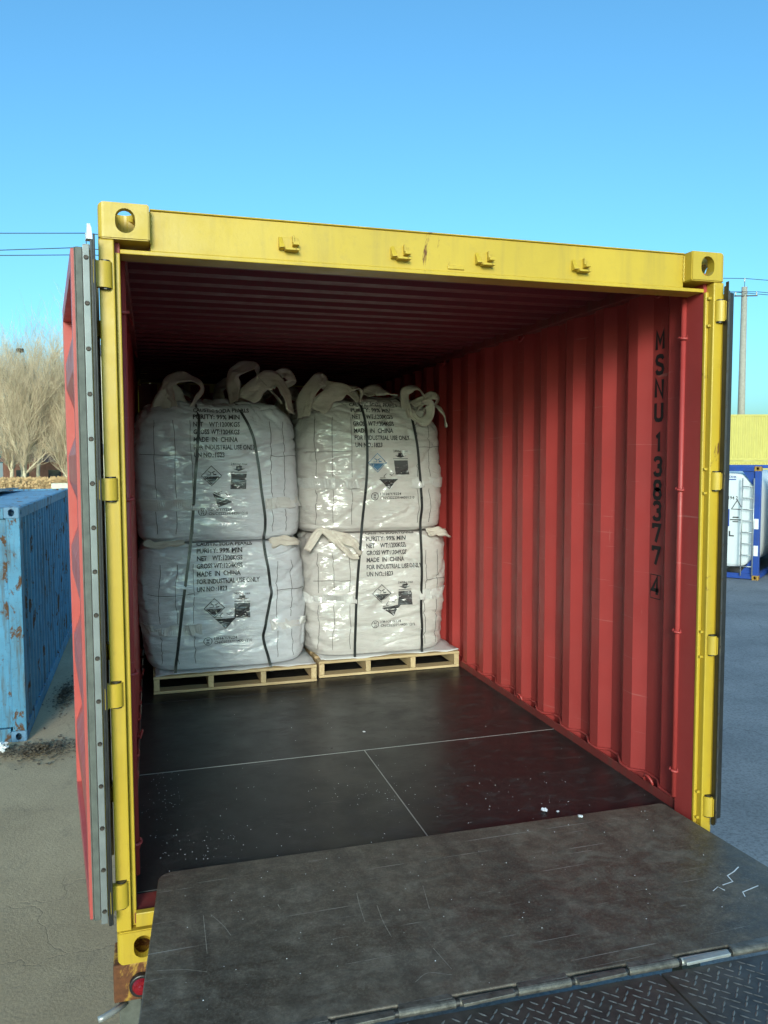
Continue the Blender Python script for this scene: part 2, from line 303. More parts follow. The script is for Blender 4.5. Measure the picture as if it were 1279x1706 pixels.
# ------------------------------------------------------------------ mesh helpers
class MB:
    def __init__(s): s.v = []; s.f = []; s.mi = []
    def add(s, vs, fs, mi=0):
        o = len(s.v); s.v += [tuple(x) for x in vs]; s.f += [tuple(i+o for i in f) for f in fs]; s.mi += [mi]*len(fs); return s
    def box(s, x0, x1, y0, y1, z0, z1, mi=0):
        return s.add([(x0,y0,z0),(x1,y0,z0),(x1,y1,z0),(x0,y1,z0),(x0,y0,z1),(x1,y0,z1),(x1,y1,z1),(x0,y1,z1)],
                     [(0,3,2,1),(4,5,6,7),(0,1,5,4),(1,2,6,5),(2,3,7,6),(3,0,4,7)], mi)
    def cyl(s, a, b, r, n=12, r1=None, cap=True, mi=0):
        a = Vector(a); b = Vector(b); r1 = r if r1 is None else r1
        d = (b-a).normalized(); x = d.orthogonal().normalized(); y = d.cross(x)
        vs = []
        for k in range(n):
            c, q = math.cos(2*PI*k/n), math.sin(2*PI*k/n)
            vs.append(a + (x*c + y*q)*r)
        for k in range(n):
            c, q = math.cos(2*PI*k/n), math.sin(2*PI*k/n)
            vs.append(b + (x*c + y*q)*r1)
        fs = [(k, (k+1) % n, n+(k+1) % n, n+k) for k in range(n)]
        if cap: fs += [tuple(range(n-1, -1, -1)), tuple(range(n, 2*n))]
        return s.add(vs, fs, mi)
    def tube(s, pts, r, n=6, mi=0):
        pts = [Vector(p) for p in pts]; m = len(pts); vs = []; prev = None
        for i, p in enumerate(pts):
            d = (pts[min(i+1, m-1)] - pts[max(i-1, 0)]).normalized()
            x = d.orthogonal().normalized() if prev is None else (prev - d*prev.dot(d)).normalized()
            prev = x; y = d.cross(x)
            for k in range(n):
                vs.append(p + (x*math.cos(2*PI*k/n) + y*math.sin(2*PI*k/n))*r)
        fs = [(i*n+k, i*n+(k+1) % n, (i+1)*n+(k+1) % n, (i+1)*n+k) for i in range(m-1) for k in range(n)]
        fs += [tuple(range(n-1, -1, -1)), tuple(range((m-1)*n, m*n))]
        return s.add(vs, fs, mi)
    def sheet(s, prof, a0, a1, fn, th, mi0=0, mi1=0):
        """profile of (t, h) extruded from a0 to a1; fn(t, h, a) -> xyz; two skins th apart with their own material slots"""
        n = len(prof)
        top = [fn(t, h, a) for a in (a0, a1) for t, h in prof]
        bot = [fn(t, h+th, a) for a in (a0, a1) for t, h in prof]
        s.add(top, [(i, i+1, n+i+1, n+i) for i in range(n-1)], mi0)
        s.add(bot, [(i, n+i, n+i+1, i+1) for i in range(n-1)], mi1); return s
    def ribbon(s, pts, sides, th, nrm=None, mi=0):
        """pts centre line, sides half width vectors; closed strip of thickness th"""
        m = len(pts); vs = []
        for i in range(m):
            p = Vector(pts[i]); w = Vector(sides[i])
            d = (Vector(pts[min(i+1, m-1)]) - Vector(pts[max(i-1, 0)])).normalized()
            k = (Vector(nrm[i]) if nrm else d.cross(w)).normalized()*th*0.5
            vs += [p-w-k, p+w-k, p+w+k, p-w+k]
        fs = []
        for i in range(m-1):
            a, b = i*4, (i+1)*4
            fs += [(a+j, a+(j+1) % 4, b+(j+1) % 4, b+j) for j in range(4)]
        fs += [(3, 2, 1, 0), ((m-1)*4, (m-1)*4+1, (m-1)*4+2, (m-1)*4+3)]
        return s.add(vs, fs, mi)
    def mesh(s, name, mats, smooth=False):
        me = bpy.data.meshes.new(name); me.from_pydata(s.v, [], s.f)
        for m in (mats if isinstance(mats, (list, tuple)) else [mats]): me.materials.append(MT[m])
        if any(s.mi): me.polygons.foreach_set('material_index', s.mi)
        if smooth: me.polygons.foreach_set('use_smooth', [True]*len(s.f))
        me.update(); return me
    def build(s, name, mats, parent=None, smooth=False, bevel=0, seg=2, recalc=True):
        me = s.mesh(name, mats, smooth)
        if recalc:
            bm = bmesh.new(); bm.from_mesh(me); bmesh.ops.recalc_face_normals(bm, faces=bm.faces); bm.to_mesh(me); bm.free()
        return link(name, me, parent, bevel, seg)
def link(name, me, parent=None, bevel=0, seg=2):
    o = bpy.data.objects.new(name, me); COL.objects.link(o)
    if parent: o.parent = parent
    if bevel:
        b = o.modifiers.new('bevel', 'BEVEL'); b.width = bevel; b.segments = seg; b.limit_method = 'ANGLE'; b.angle_limit = R(40)
    return o
def tag(o, label=None, cat=None, group=None, kind=None):
    if label: o['label'] = label
    if cat: o['category'] = cat
    if group: o['group'] = group
    if kind: o['kind'] = kind
    return o
def thing(name, label, cat, loc=(0, 0, 0), rz=0, group=None):
    o = bpy.data.objects.new(name, None); COL.objects.link(o); o.location = loc; o.rotation_euler = (0, 0, rz)
    o.empty_display_size = 0.2
    return tag(o, label, cat, group)
def copy_tree(o, parent=None):
    c = o.copy(); COL.objects.link(c); c.parent = parent
    for ch in list(o.children): copy_tree(ch, c)
    return c
def catmull(pts, n):
    pts = [Vector(p) for p in pts]; out = []
    P = [2*pts[0]-pts[1]] + pts + [2*pts[-1]-pts[-2]]
    for i in range(1, len(P)-2):
        for j in range(n):
            u = j/n
            a, b, c, d = P[i-1], P[i], P[i+1], P[i+2]
            out.append(0.5*((2*b) + (c-a)*u + (2*a-5*b+4*c-d)*u*u + (3*b-a-3*c+d)*u**3))
    out.append(pts[-1]); return out
_tc = {}
def text2d(body, bold=0.0):
    """outline of a word as a flat mesh normalised to cap height 1, x from 0 to width"""
    key = (body, bold)
    if key in _tc: return _tc[key]
    cu = bpy.data.curves.new('t', 'FONT'); cu.body = body; cu.size = 1.0; cu.resolution_u = 2; cu.offset = bold; cu.space_word = 1.0
    o = bpy.data.objects.new('t', cu); COL.objects.link(o)
    dg = bpy.context.evaluated_depsgraph_get(); me = o.evaluated_get(dg).to_mesh()
    vs = [(v.co.x, v.co.y) for v in me.vertices]; fs = [tuple(p.vertices) for p in me.polygons]
    o.evaluated_get(dg).to_mesh_clear(); bpy.data.objects.remove(o); bpy.data.curves.remove(cu)
    x0 = min(v[0] for v in vs); x1 = max(v[0] for v in vs)
    vs = [((x-x0)/(x1-x0), y/0.73) for x, y in vs]
    _tc[key] = (vs, fs); return _tc[key]

# ------------------------------------------------------------------ setting: ground
def ground():
    mb = MB(); n = 40; ext = 900.0
    def g(i): u = (i/n)*2-1; return math.copysign(abs(u)**2.2, u)*ext
    vs = [(g(i), g(j)+20, GZ) for j in range(n+1) for i in range(n+1)]
    fs = [(j*(n+1)+i, j*(n+1)+i+1, (j+1)*(n+1)+i+1, (j+1)*(n+1)+i) for j in range(n) for i in range(n)]
    mb.add(vs, fs); tag(mb.build('ground', 'ground', recalc=False), 'concrete and asphalt yard surface with cracks', kind='structure')
ground()


# ------------------------------------------------------------------ corner castings (hollow, with their oval openings)
def stadium(w, h, n=10):
    """oval outline w wide, h high (h > w)"""
    r = w/2; k = h/2-r; pts = []
    for i in range(n+1): a = PI*i/n; pts.append((r*math.cos(a), k + r*math.sin(a)))
    for i in range(n+1): a = PI+PI*i/n; pts.append((r*math.cos(a), -k + r*math.sin(a)))
    return pts
def casting_mesh():
    """front outer corner casting: x 0..0.162 from the outside, y 0..0.178 from the front, z 0..0.118 with its top at 0.118"""
    bm = bmesh.new(); bmesh.ops.create_cube(bm, size=1)
    for v in bm.verts: v.co = Vector(((v.co.x+.5)*.162, (v.co.y+.5)*.178, (v.co.z+.5)*.118))
    def edges(test): return [e for e in bm.edges if all(test(v.co) for v in e.verts)]
    big = edges(lambda c: c.x < .001 and c.z > .117) + edges(lambda c: c.x < .001 and c.y < .001)
    bmesh.ops.bevel(bm, geom=big, offset=.020, segments=4, affect='EDGES', profile=.5)
    sharp = [e for e in bm.edges if len(e.link_faces) == 2 and e.calc_face_angle(0) > 0.9]
    bmesh.ops.bevel(bm, geom=sharp, offset=.004, segments=2, affect='EDGES')
    me = bpy.data.meshes.new('corner_casting'); bm.to_mesh(me); bm.free()
    o = bpy.data.objects.new('tmp', me); COL.objects.link(o); tmp = [o]
    def cutter(pts, fn, d0, d1):
        n = len(pts); mb = MB()
        mb.add([fn(a, b, d0) for a, b in pts] + [fn(a, b, d1) for a, b in pts],
               [tuple(range(n)), tuple(range(2*n-1, n-1, -1))] + [(i, n+i, n+(i+1) % n, (i+1) % n) for i in range(n)])
        c = mb.build('cut', 'yellow'); tmp.append(c)
        b = o.modifiers.new('b', 'BOOLEAN'); b.operation = 'DIFFERENCE'; b.object = c; b.solver = 'EXACT'
    cutter(stadium(.063, .080), lambda a, b, d: (.086+a, d, .060+b), -.05, .145)               # front opening
    cutter(stadium(.052, .080), lambda a, b, d: (d, .089+b, .060+a), -.05, .135)                # side opening
    cutter(stadium(.062, .118), lambda a, b, d: (.078+a, .089+b, d), .062, .20)                 # top opening
    dg = bpy.context.evaluated_depsgraph_get(); out = bpy.data.meshes.new_from_object(o.evaluated_get(dg))
    out.name = 'corner_casting'
    for x in tmp: bpy.data.objects.remove(x)
    out.materials.clear(); out.materials.append(MT['yellow'])
    return out
CAST = casting_mesh()
def recol(me, mat):
    c = me.copy(); c.materials.clear(); c.materials.append(MT[mat]); return c
def put_castings(root, L, W, H, me):
    for ix in (0, 1):
        for iy in (0, 1):
            for iz in (0, 1):
                c = link('corner_casting', me, root)
                c.scale = (1-2*ix, 1-2*iy, 1 if iz else -1)
                c.location = (W*ix, L*iy, H-.118 if iz else .118)

# ------------------------------------------------------------------ the open container
CW, CL, CH = 2.438, 6.058, 2.591
cont = thing('shipping_container', 'open yellow framed container with red interior loaded with bulk bags', 'container')
put_castings(cont, CL, CW, CH, CAST)

# rear frame
hd = MB(); hd.box(.164, 2.274, .052, .15, 2.452, 2.586); hd.box(.066, 2.372, .046, .15, 2.437, 2.452)
hd.box(.164, 2.274, .044, .16, 2.586, 2.591)
hd.build('door_header', 'yellow', cont, bevel=.003)
for side in (0, 1):
    X = (lambda x: x) if side == 0 else (lambda x: CW-x)
    p = MB()
    def bx(a, b, *r): p.box(min(X(a), X(b)), max(X(a), X(b)), *r)
    bx(.000, .049, .006, .10, .119, 2.472)          # outer hinge column
    bx(.0495, .066, .034, .050, .119, 2.437)         # door seat with its inner return
    p.build('corner_post', 'yellow', cont, bevel=.004)
    # hinges: barrel on the post with the blade towards the door
    for k, (z0, z1) in enumerate(((2.312, 2.396), (1.617, 1.690), (.918, .998), (.214, .299))):
        h = MB(); n = 10; hx0 = -.034 if side == 0 else -.004; prof = [(hx0, -.020)] + [(.012+.030*math.sin(PI/2*i/n), -.020+.026*(1-math.cos(PI/2*i/n))) for i in range(n+1)] + [(.042, .0055), (hx0, .0055)]
        m = len(prof)
        h.add([(X(x), y, z) for z in (z0, z1) for x, y in prof], [tuple(range(m)), tuple(range(2*m-1, m-1, -1))] + [(i, (i+1) % m, m+(i+1) % m, m+i) for i in range(m)])
        h.build('hinge', 'yellow', cont, bevel=.002)
        for zz in (z0-.0055, z1+.001):
            g = MB(); g.cyl((X(.020), .004, zz), (X(.020), .004, zz+.0045), .017, 12); g.build('hinge_gap', 'black_rubber', cont)
            if side:
                q = z0-.020 if zz < z0 else z1+.008
                g = MB(); g.box(X(.062), X(.046), .020, .034, q, q+.011); g.build('hinge_lug', 'yellow', cont, bevel=.002)
for x_, dx_ in ((.1635, 1), (2.2745, -1)):
    w_ = MB(); w_.tube([(x_+.0015*math.sin(i*1.9), .050+.0012*math.sin(i*2.7), 2.475+i*.0055) for i in range(20)], .0048, 6); w_.build('weld_bead', 'yellow', cont, smooth=True)
# door sill: yellow beam with a red threshold behind it
MB().box(.163, 2.275, .020, .14, .0, .128).build('door_sill', 'yellow', cont, bevel=.004)
MB().box(.064, 2.374, .000, .026, .130, .180).build('sill_lip', 'yellow', cont, bevel=.003)
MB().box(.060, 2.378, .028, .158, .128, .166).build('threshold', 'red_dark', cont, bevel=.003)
# locking keepers on the header
def keeper():
    k = MB(); k.box(-.045, .045, -.004, .0, -.032, .028)
    k.add([(-.046, -.004, -.034), (-.022, -.004, -.034), (-.022, -.050, -.028), (-.046, -.040, -.028),
           (-.046, -.004, .026), (-.030, -.004, .030), (-.026, -.030, -.004), (-.046, -.026, -.004)],
          [(0, 3, 2, 1), (4, 5, 6, 7), (0, 1, 5, 4), (1, 2, 6, 5), (2, 3, 7, 6), (3, 0, 4, 7)])
    k.box(.016, .044, -.046, -.004, -.014, .002); k.box(.016, .024, -.026, -.004, .002, .036)
    k.box(-.02, .044, -.048, -.004, -.040, -.030)
    return k.mesh('lock_keeper', 'yellow')
KM = keeper()
for x, z in ((.633, 2.512), (1.046, 2.509), (1.381, 2.509), (1.791, 2.511)):
    k_ = link('lock_keeper', KM, cont, .002); k_.location = (x, .0515, z); k_.scale = (.78, .72, .74)
MB().box(1.235, 1.30, .046, .052, 2.462, 2.476).build('header_plate', 'yellow', cont, bevel=.002)

# side walls: pressed sheet, red inside and yellow outside
def wall_profile(L):
    pr = [(.150, .008), (.235, .008), (.300, .008), (.352, .040), (.462, .040)]
    y = .462
    while y + .30 < L-.2:
        pr += [(y+.070, .004), (y+.145, .004), (y+.220, .040), (y+.30, .040)]; y += .30
    pr += [(L-.17, .040)]; return pr
WP = wall_profile(CL)
for side in (0, 1):
    fn = (lambda t, h, a: (CW-.052+h, t, a)) if side else (lambda t, h, a: (.052-h, t, a))
    MB().sheet(WP, .150, 2.52, fn, .004, 0, 1).build('side_wall', ['red', 'yellow'], cont, recalc=False)
    X = (lambda x: x) if side == 0 else (lambda x: CW-x)
    b = MB()
    def bx(a, c, *r): b.box(min(X(a), X(c)), max(X(a), X(c)), *r)
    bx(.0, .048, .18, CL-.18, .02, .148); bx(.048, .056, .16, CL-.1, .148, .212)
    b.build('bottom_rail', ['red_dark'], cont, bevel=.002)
    # scalloped weld foot following the corrugation
    sc = MB(); pts = []
    for i in range(len(WP)-1):
        t0, h0 = WP[i]; t1, h1 = WP[i+1]
        for q in range(3): u = q/3; pts.append((t0+(t1-t0)*u, h0+(h1-h0)*u))
    sc.tube([(X(.052-h+.006), t, .216+.014*(h/.04)) for t, h in pts], .0075, 6)
    sc.build('weld_bead', 'red', cont, smooth=True)
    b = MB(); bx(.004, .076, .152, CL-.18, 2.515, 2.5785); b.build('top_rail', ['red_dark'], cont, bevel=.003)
    # flat inner panel beside the post and the lashing bar on it
    b = MB(); bx(.040, .0645, .0505, .166, .168, 2.515); b.build('post_liner', 'red', cont)
    b = MB(); b.cyl((X(.066), .170, .235), (X(.066), .170, 2.46), .0125, 14)
    lb = b.build('lashing_bar', 'red', cont, smooth=True)
    for z in (2.267, 1.614, .986, .357):
        c = MB(); ring = [(X(.066+.019*math.cos(a)), .170+.019*math.sin(a), z+.004*math.sin(a)) for a in [2*PI*i/14 for i in range(15)]]
        c.tube(ring, .006, 6); c.box(min(X(.05), X(.066)), max(X(.05), X(.066)), .148, .156, z-.01, z+.01)
        r = c.build('bar_clip', 'red', lb, smooth=True)
    for y, z in ((.365, .245), (1.721, .245), (3.05, .245), (4.4, .245), (.344, 2.485), (1.736, 2.485), (3.1, 2.485)):
        c = MB(); s = 1 if z < 1 else -1
        c.tube([(X(.060+.012*math.sin(PI*i/10)), y-.032*math.cos(PI*i/10), z+s*.034*math.sin(PI*i/10)-s*.026) for i in range(11)], .0065, 6)
        c.build('lashing_ring', 'red', cont, smooth=True)
# far end wall, roof
pr = []; x = .10
while x < CW-.25: pr += [(x, .0), (x+.07, .0), (x+.14, .042), (x+.20, .042)]; x += .27
MB().sheet([(.05, 0.)]+pr+[(CW-.05, .0)], .15, 2.54, lambda t, h, a: (t, 5.86+h, a), .004, 0, 1).build('end_wall', ['red', 'yellow'], cont, recalc=False)
pr = [(.15, .0)]; y = .20
while y < CL-.3: pr += [(y, .0), (y+.075, .0), (y+.095, .021), (y+.17, .021)]; y += .19
pr += [(CL-.15, .0)]
MB().sheet(pr, .06, CW-.06, lambda t, h, a: (a, t, 2.552+h), .004, 0, 1).build('roof_panel', ['roof_red_shaded', 'yellow'], cont, recalc=False)
MB().box(.064, CW-.064, .151, .24, 2.500, 2.5745).build('roof_gusset', 'roof_red_shaded', cont, bevel=.003)
MB().box(.164, CW-.164, CL-.16, CL-.02, 2.46, 2.58).build('front_header', 'yellow', cont, bevel=.003)
for side in (0, 1):
    x0 = .002 if side == 0 else CW-.102
    MB().box(x0, x0+.10, CL-.14, CL-.004, .119, 2.472).build('front_post', 'yellow', cont, bevel=.004)
# floor: plywood boards, tight pale joint between the bays
rows = ((.160, 1.279), (1.287, 2.48), (2.486, 3.68), (3.686, 4.88), (4.886, 5.85))
fl = MB(); fl.box(.06, CW-.06, .16, 5.94, .10, .138); und = fl.build('floor_bearer', 'dark_steel', cont)
for i, (y0, y1) in enumerate(rows):
    for x0, x1 in (((.058, 1.2275), (1.2325, CW-.058)) if i == 0 else ((.058, CW-.058),)):
        bd = MB().box(-(x1-x0)/2, (x1-x0)/2, -(y1-y0)/2, (y1-y0)/2, -.03, 0).build('floor_board', 'floor', cont, bevel=.0015)
        bd.location = ((x0+x1)/2, (y0+y1)/2, .170 + (.0008 if i == 1 else 0))
MB().box(.060, CW-.060, 1.2805, 1.2855, .14, .1706).build('joint_strip', 'galv', cont)
MB().box(1.2280, 1.2320, .165, 1.279, .14, .1704).build('joint_strip', 'galv', cont)

# number painted down the right wall
STROKES = {'M': [[(0, 0), (0, 2), (.5, .75), (1, 2), (1, 0)]], 'S': [[(1, 1.6), (.85, 1.92), (.5, 2), (.15, 1.92), (0, 1.55), (.12, 1.2), (.88, .85), (1, .45), (.85, .08), (.5, 0), (.15, .08), (0, .4)]],
           'N': [[(0, 0), (0, 2), (1, 0), (1, 2)]], 'U': [[(0, 2), (0, .35), (.15, .08), (.5, 0), (.85, .08), (1, .35), (1, 2)]], '1': [[(.2, 1.65), (.62, 2), (.62, 0)]],
           '3': [[(0, 1.62), (.15, 1.92), (.5, 2), (.85, 1.92), (1, 1.6), (.9, 1.15), (.45, 1.03)], [(.45, 1.03), (.9, .95), (1, .45), (.85, .08), (.5, 0), (.15, .08), (0, .38)]],
           '8': [[(.5, 1.05), (.14, 1.2), (.05, 1.6), (.2, 1.93), (.5, 2), (.8, 1.93), (.95, 1.6), (.86, 1.2), (.5, 1.05), (.1, .88), (0, .42), (.16, .08), (.5, 0), (.84, .08), (1, .42), (.9, .88), (.5, 1.05)]],
           '7': [[(0, 1.6), (0, 2), (1, 2), (.9, 1.6), (.4, 0)]], '4': [[(.72, 0), (.72, 2), (0, .55), (1, .55)]]}
def char_part(ch, y, z, h, w, hs=.0094):
    """stencilled character: mitred strokes"""
    mb = MB(); X0 = CW-.052+.040
    for li, line in enumerate(STROKES[ch]):
        P = [Vector((u*w, v*.5*h)) for u, v in line]; n = len(P); Lf = []; Rt = []
        for i in range(n):
            d0 = (P[i]-P[i-1]).normalized() if i else (P[1]-P[0]).normalized()
            d1 = (P[i+1]-P[i]).normalized() if i < n-1 else d0
            m = d0+d1; m = m.normalized() if m.length > .2 else d0
            nn = Vector((-m.y, m.x)); k = min(1.8, 1/max(.35, nn.dot(Vector((-d0.y, d0.x)))))
            Lf.append(P[i]+nn*hs*k); Rt.append(P[i]-nn*hs*k)
        mb.add([(X0-.0022-.0002*li, y-(q.x-w/2), z+q.y) for q in Lf+Rt], [(i, i+1, n+i+1, n+i) for i in range(n-1)])
    return mb.build('painted_letter' if ch.isalpha() else 'painted_digit', 'black_ink', cont, recalc=False)
zs = [545, 585, 625, 664, 717, 757, 797, 833, 872, 911, 963]
for ch, py in zip('MSNU1383774', zs):
    zt = 2.343 - (py-545)*(2.343-1.095)/(1000-545)
    char_part(ch, .407, zt-.090, .080, .050)
bxm = MB(); zt = 2.343-(961-545)*.002743; xx = CW-.052+.040-.0022
for (a, b, c, d) in ((.368, .446, zt-.004, zt), (.368, .446, zt-.116, zt-.112), (.368, .371, zt-.112, zt-.004), (.443, .446, zt-.112, zt-.004)):
    bxm.add([(xx, a, c), (xx, b, c), (xx, b, d), (xx, a, d)], [(0, 1, 2, 3)])
bxm.build('painted_box', 'black_ink', cont, recalc=False)

# ------------------------------------------------------------------ doors, swung right round along the sides
def door(side):
    """local x along the leaf from the hinge edge, local y from the outer to the inner face"""
    W = 1.150; z0, z1 = .205, 2.425
    f = MB()
    f.box(.0, .055, .030, .070, z0, z1); f.box(W-.055, W, .006, .070, z0, z1)
    f.box(.055, W-.055, .012, .070, z0, z0+.06); f.box(.055, W-.055, .012, .070, z1-.06, z1)
    f.box(.0, .055, .006, .029, z0, z1, 1)
    # pressed panel: broad horizontal ribs
    pr = [(z0+.06, .030)]; z = z0+.10
    for k in range(5):
        pr += [(z+.04, .030), (z+.14, .064), (z+.25, .064), (z+.35, .030)]; z += .405
    pr += [(z1-.06, .030)]
    n = len(pr)
    f.add([(x, y, zz) for x in (.055, W-.055) for zz, y in pr] + [(x, y-.012, zz) for x in (.055, W-.055) for zz, y in pr],
          [(i, i+1, n+i+1, n+i) for i in range(n-1)])
    f.add([(x, y-.012, zz) for x in (.055, W-.055) for zz, y in pr], [(i, i+1, n+i+1, n+i) for i in range(n-1)], 1)
    leaf = f.build('door_leaf', ['door_red', 'yellow'], cont, bevel=.002)
    g = MB(); g.box(-.008, .010, .0355, .056, z0-.004, z1+.004); g.box(-.004, .010, .0565, .0605 if side == 0 else .0735, z0-.004, z1+.004)
    g.build('inner_gasket', 'grey_rubber' if side == 0 else 'black_rubber', leaf, bevel=.003)  # right gasket coloured black for the shade on it
    g = MB(); g.box(-.014, .004, .0005, .011, z0-.03, z1+.03); g.box(-.030, -.010, -.003, .003, z0-.02, z1+.045)
    g.build('outer_gasket', 'black_rubber', leaf, bevel=.003)
    g = MB(); g.box(-.010, -.001, .0135, .0345, z0-.02, z1+.012); g.build('retaining_strip', 'strip' if side == 0 else 'strip_shaded', leaf, bevel=.002)
    rv = MB(); rv.cyl((0, 0, 0), (-.005, 0, 0), .0080, 12, .0055); rm = rv.mesh('rivet', 'rivet')
    for k in range(16):
        r = link('rivet', rm, leaf); r.location = (-.0102, .0240, 2.397-k*.1445)
    # hinge blades and lock rods on the outer face
    for a, b in ((2.312, 2.396), (1.617, 1.690), (.918, .998), (.214, .299)):
        MB().box(-.02, .20, -.006, .004, a+.004, b-.004).build('hinge_blade', 'yellow', leaf, bevel=.002)
    for x in (.40, .86):
        r = MB(); r.cyl((x, -.024, z0+.02), (x, -.024, z1-.02), .015, 12); rod = r.build('lock_rod', 'galv', leaf, smooth=True)
        for zz in (.45, 1.0, 1.6, 2.2):
            MB().box(x-.05, x+.05, -.041, .012, zz, zz+.06).build('rod_bracket', 'yellow', leaf, bevel=.003)
    if side == 0:
        MB().box(W+.001, W+.032, .020, .055, 1.27, 1.40).build('handle_catch', 'door_red', leaf, bevel=.004)
        tp = MB(); tp.add([(-.014, .004, z1+.03), (.02, .004, z1+.03), (.012, .008, z1+.085), (-.006, .006, z1+.07),
                           (-.014, .022, z1+.03), (.02, .024, z1+.03), (.012, .018, z1+.085), (-.006, .018, z1+.06)],
                          [(0, 1, 2, 3), (4, 7, 6, 5), (0, 3, 7, 4), (1, 5, 6, 2), (3, 2, 6, 7), (0, 4, 5, 1)])
        tp.build('gasket_end', 'liner', leaf)
    return leaf
a = R(6.8); d0 = door(0); d0.location = (-.012, -.030, 0); d0.rotation_euler = (0, 0, PI/2 + a)
a = R(4.0); d1 = door(1); d1.location = (CW-.010, -.008, 0); d1.scale = (1, -.60, 1); d1.rotation_euler = (0, 0, PI/2 - a)
tag(d0, 'left door leaf showing its ribbed red inner face'); tag(d1, 'right door leaf folded back, only its black gasket edge showing')

# ------------------------------------------------------------------ trailer under the container
tr = thing('semi_trailer', 'rusty trailer chassis carrying the open container', 'trailer', (0, 0, GZ))
def tz(z): return z-GZ
b = MB(); b.box(-.016, 2.454, .012, .16, tz(-.140), tz(-.004)); b.build('rear_bolster', 'yellow_rusty', tr, bevel=.006)
for x0 in (.72, 1.58):
    b = MB(); b.box(x0, x0+.14, .17, 7.5, tz(-.03), tz(-.004)); b.box(x0, x0+.14, .17, 7.5, tz(-.42), tz(-.395)); b.box(x0+.06, x0+.08, .17, 7.5, tz(-.395), tz(-.03))
    b.build('main_beam', 'dark_steel', tr)
for y in (1.9, 3.9, 5.7): MB().box(.02, 2.418, y, y+.12, tz(-.16), tz(-.032)).build('cross_member', 'dark_steel', tr, bevel=.004)
for x in (.076, CW-.076):
    l = MB(); l.cyl((x, .012, tz(-.078)), (x, -.012, tz(-.078)), .040, 24); hs = l.build('lamp_housing', 'black_rubber', tr, bevel=.004)
    l = MB(); l.cyl((x, -.0125, tz(-.078)), (x, -.022, tz(-.078)), .030, 24, .024); l.cyl((x, -.0222, tz(-.078)), (x, -.026, tz(-.078)), .012, 16, .008)
    l.build('tail_lamp', 'lamp_red', tr)
for x in (.0, CW-.11):
    b = MB(); b.box(x, x+.075, .03, .10, tz(-.80), tz(-.142)); b.box(x+.079, x+.105, .04, .09, tz(-.80), tz(-.142)); b.build('bumper_bracket', 'grey_rubber', tr, bevel=.004)
MB().box(-.01, 2.448, .02, .12, tz(-.90), tz(-.801)).build('bumper_bar', 'dark_steel', tr, bevel=.008)
lv = MB(); lv.tube([(.02, .02, tz(-.150)), (-.02, -.012, tz(-.151)), (-.050, -.026, tz(-.155)), (-.066, -.030, tz(-.157))], .011, 8); lv.build('twistlock_lever', 'galv', tr, smooth=True)
def wheel_mesh(r, w):
    prof = [(.30*r, -.10*w), (.55*r, -.18*w), (.60*r, -.42*w), (.78*r, -.5*w), (.94*r, -.46*w), (r, -.36*w), (r, .36*w), (.94*r, .46*w), (.78*r, .5*w), (.60*r, .42*w), (.55*r, .18*w), (.30*r, .10*w)]
    n = 32; mb = MB(); m = len(prof)
    mb.add([(h, q*math.cos(2*PI*k/n), q*math.sin(2*PI*k/n)) for k in range(n) for q, h in prof],
           [(k*m+i, ((k+1) % n)*m+i, ((k+1) % n)*m+i+1, k*m+i+1) for k in range(n) for i in range(m-1)])
    return mb
TM = wheel_mesh(.50, .26).mesh('wheel', 'tyre', True)
hb = MB(); hb.cyl((-.06, 0, 0), (.06, 0, 0), .155, 20)
for k in range(8): c, s_ = math.cos(k*PI/4), math.sin(k*PI/4); hb.cyl((-.075, .1*c, .1*s_), (.075, .1*c, .1*s_), .012, 8)
HM = hb.mesh('hub', 'dark_steel')
for y in (2.6, 3.95):
    ax = MB(); ax.cyl((.2, y, .50), (2.238, y, .50), .07, 14); ax.build('axle', 'dark_steel', tr)
    for x in (.14, .43, 2.008, 2.298):
        w = link('wheel', TM, tr); w.location = (x, y, .50); h = link('hub', HM, w)
for x in (.62, 1.75):
    lg = MB(); lg.box(x, x+.08, 6.6, 6.68, .04, tz(-.03)); lg.box(x-.06, x+.14, 6.54, 6.74, 0, .04); lg.build('landing_leg', 'dark_steel', tr)

# ------------------------------------------------------------------ loading ramp with hinged lip
rp = thing('loading_ramp', 'dark steel loading ramp with its lip resting on the container floor', 'ramp', (1.25, -2.5, GZ))
def rz_(z): return z-GZ
ox, oy = 1.25, -2.5
LZ = .200
def lip():
    hl, hr = -.705, -.790            # hinge line, left and right
    out = []
    def arc(cx, cy, r, a0, a1, n=8): return [(cx+r*math.cos(a0+(a1-a0)*i/n), cy+r*math.sin(a0+(a1-a0)*i/n)) for i in range(n+1)]
    out += [(.072, hl+.002)] + arc(.140+.055, .218-.055, .055, PI, PI/2) + arc(2.330-.03, .192-.03, .03, PI/2, 0) + [(2.382, hr+.002)]
    n = len(out)
    def zt(y): return LZ + .004*max(0, (-y)/.75)
    top = [(x-ox, y-oy, rz_(zt(y))) for x, y in out]
    cx = sum(p[0] for p in out)/n; 
    bot = [(x-ox, y-oy, rz_(zt(y)-.022)) for x, y in out]
    mb = MB(); mb.add(top+bot, [tuple(range(n)), tuple(range(2*n-1, n-1, -1))] + [(i, n+i, n+(i+1) % n, (i+1) % n) for i in range(n)])
    return mb.build('lip_plate', 'lip', rp, bevel=.004)
lip()
def lip_z(y): return LZ + .004*max(0, (-y)/.75)
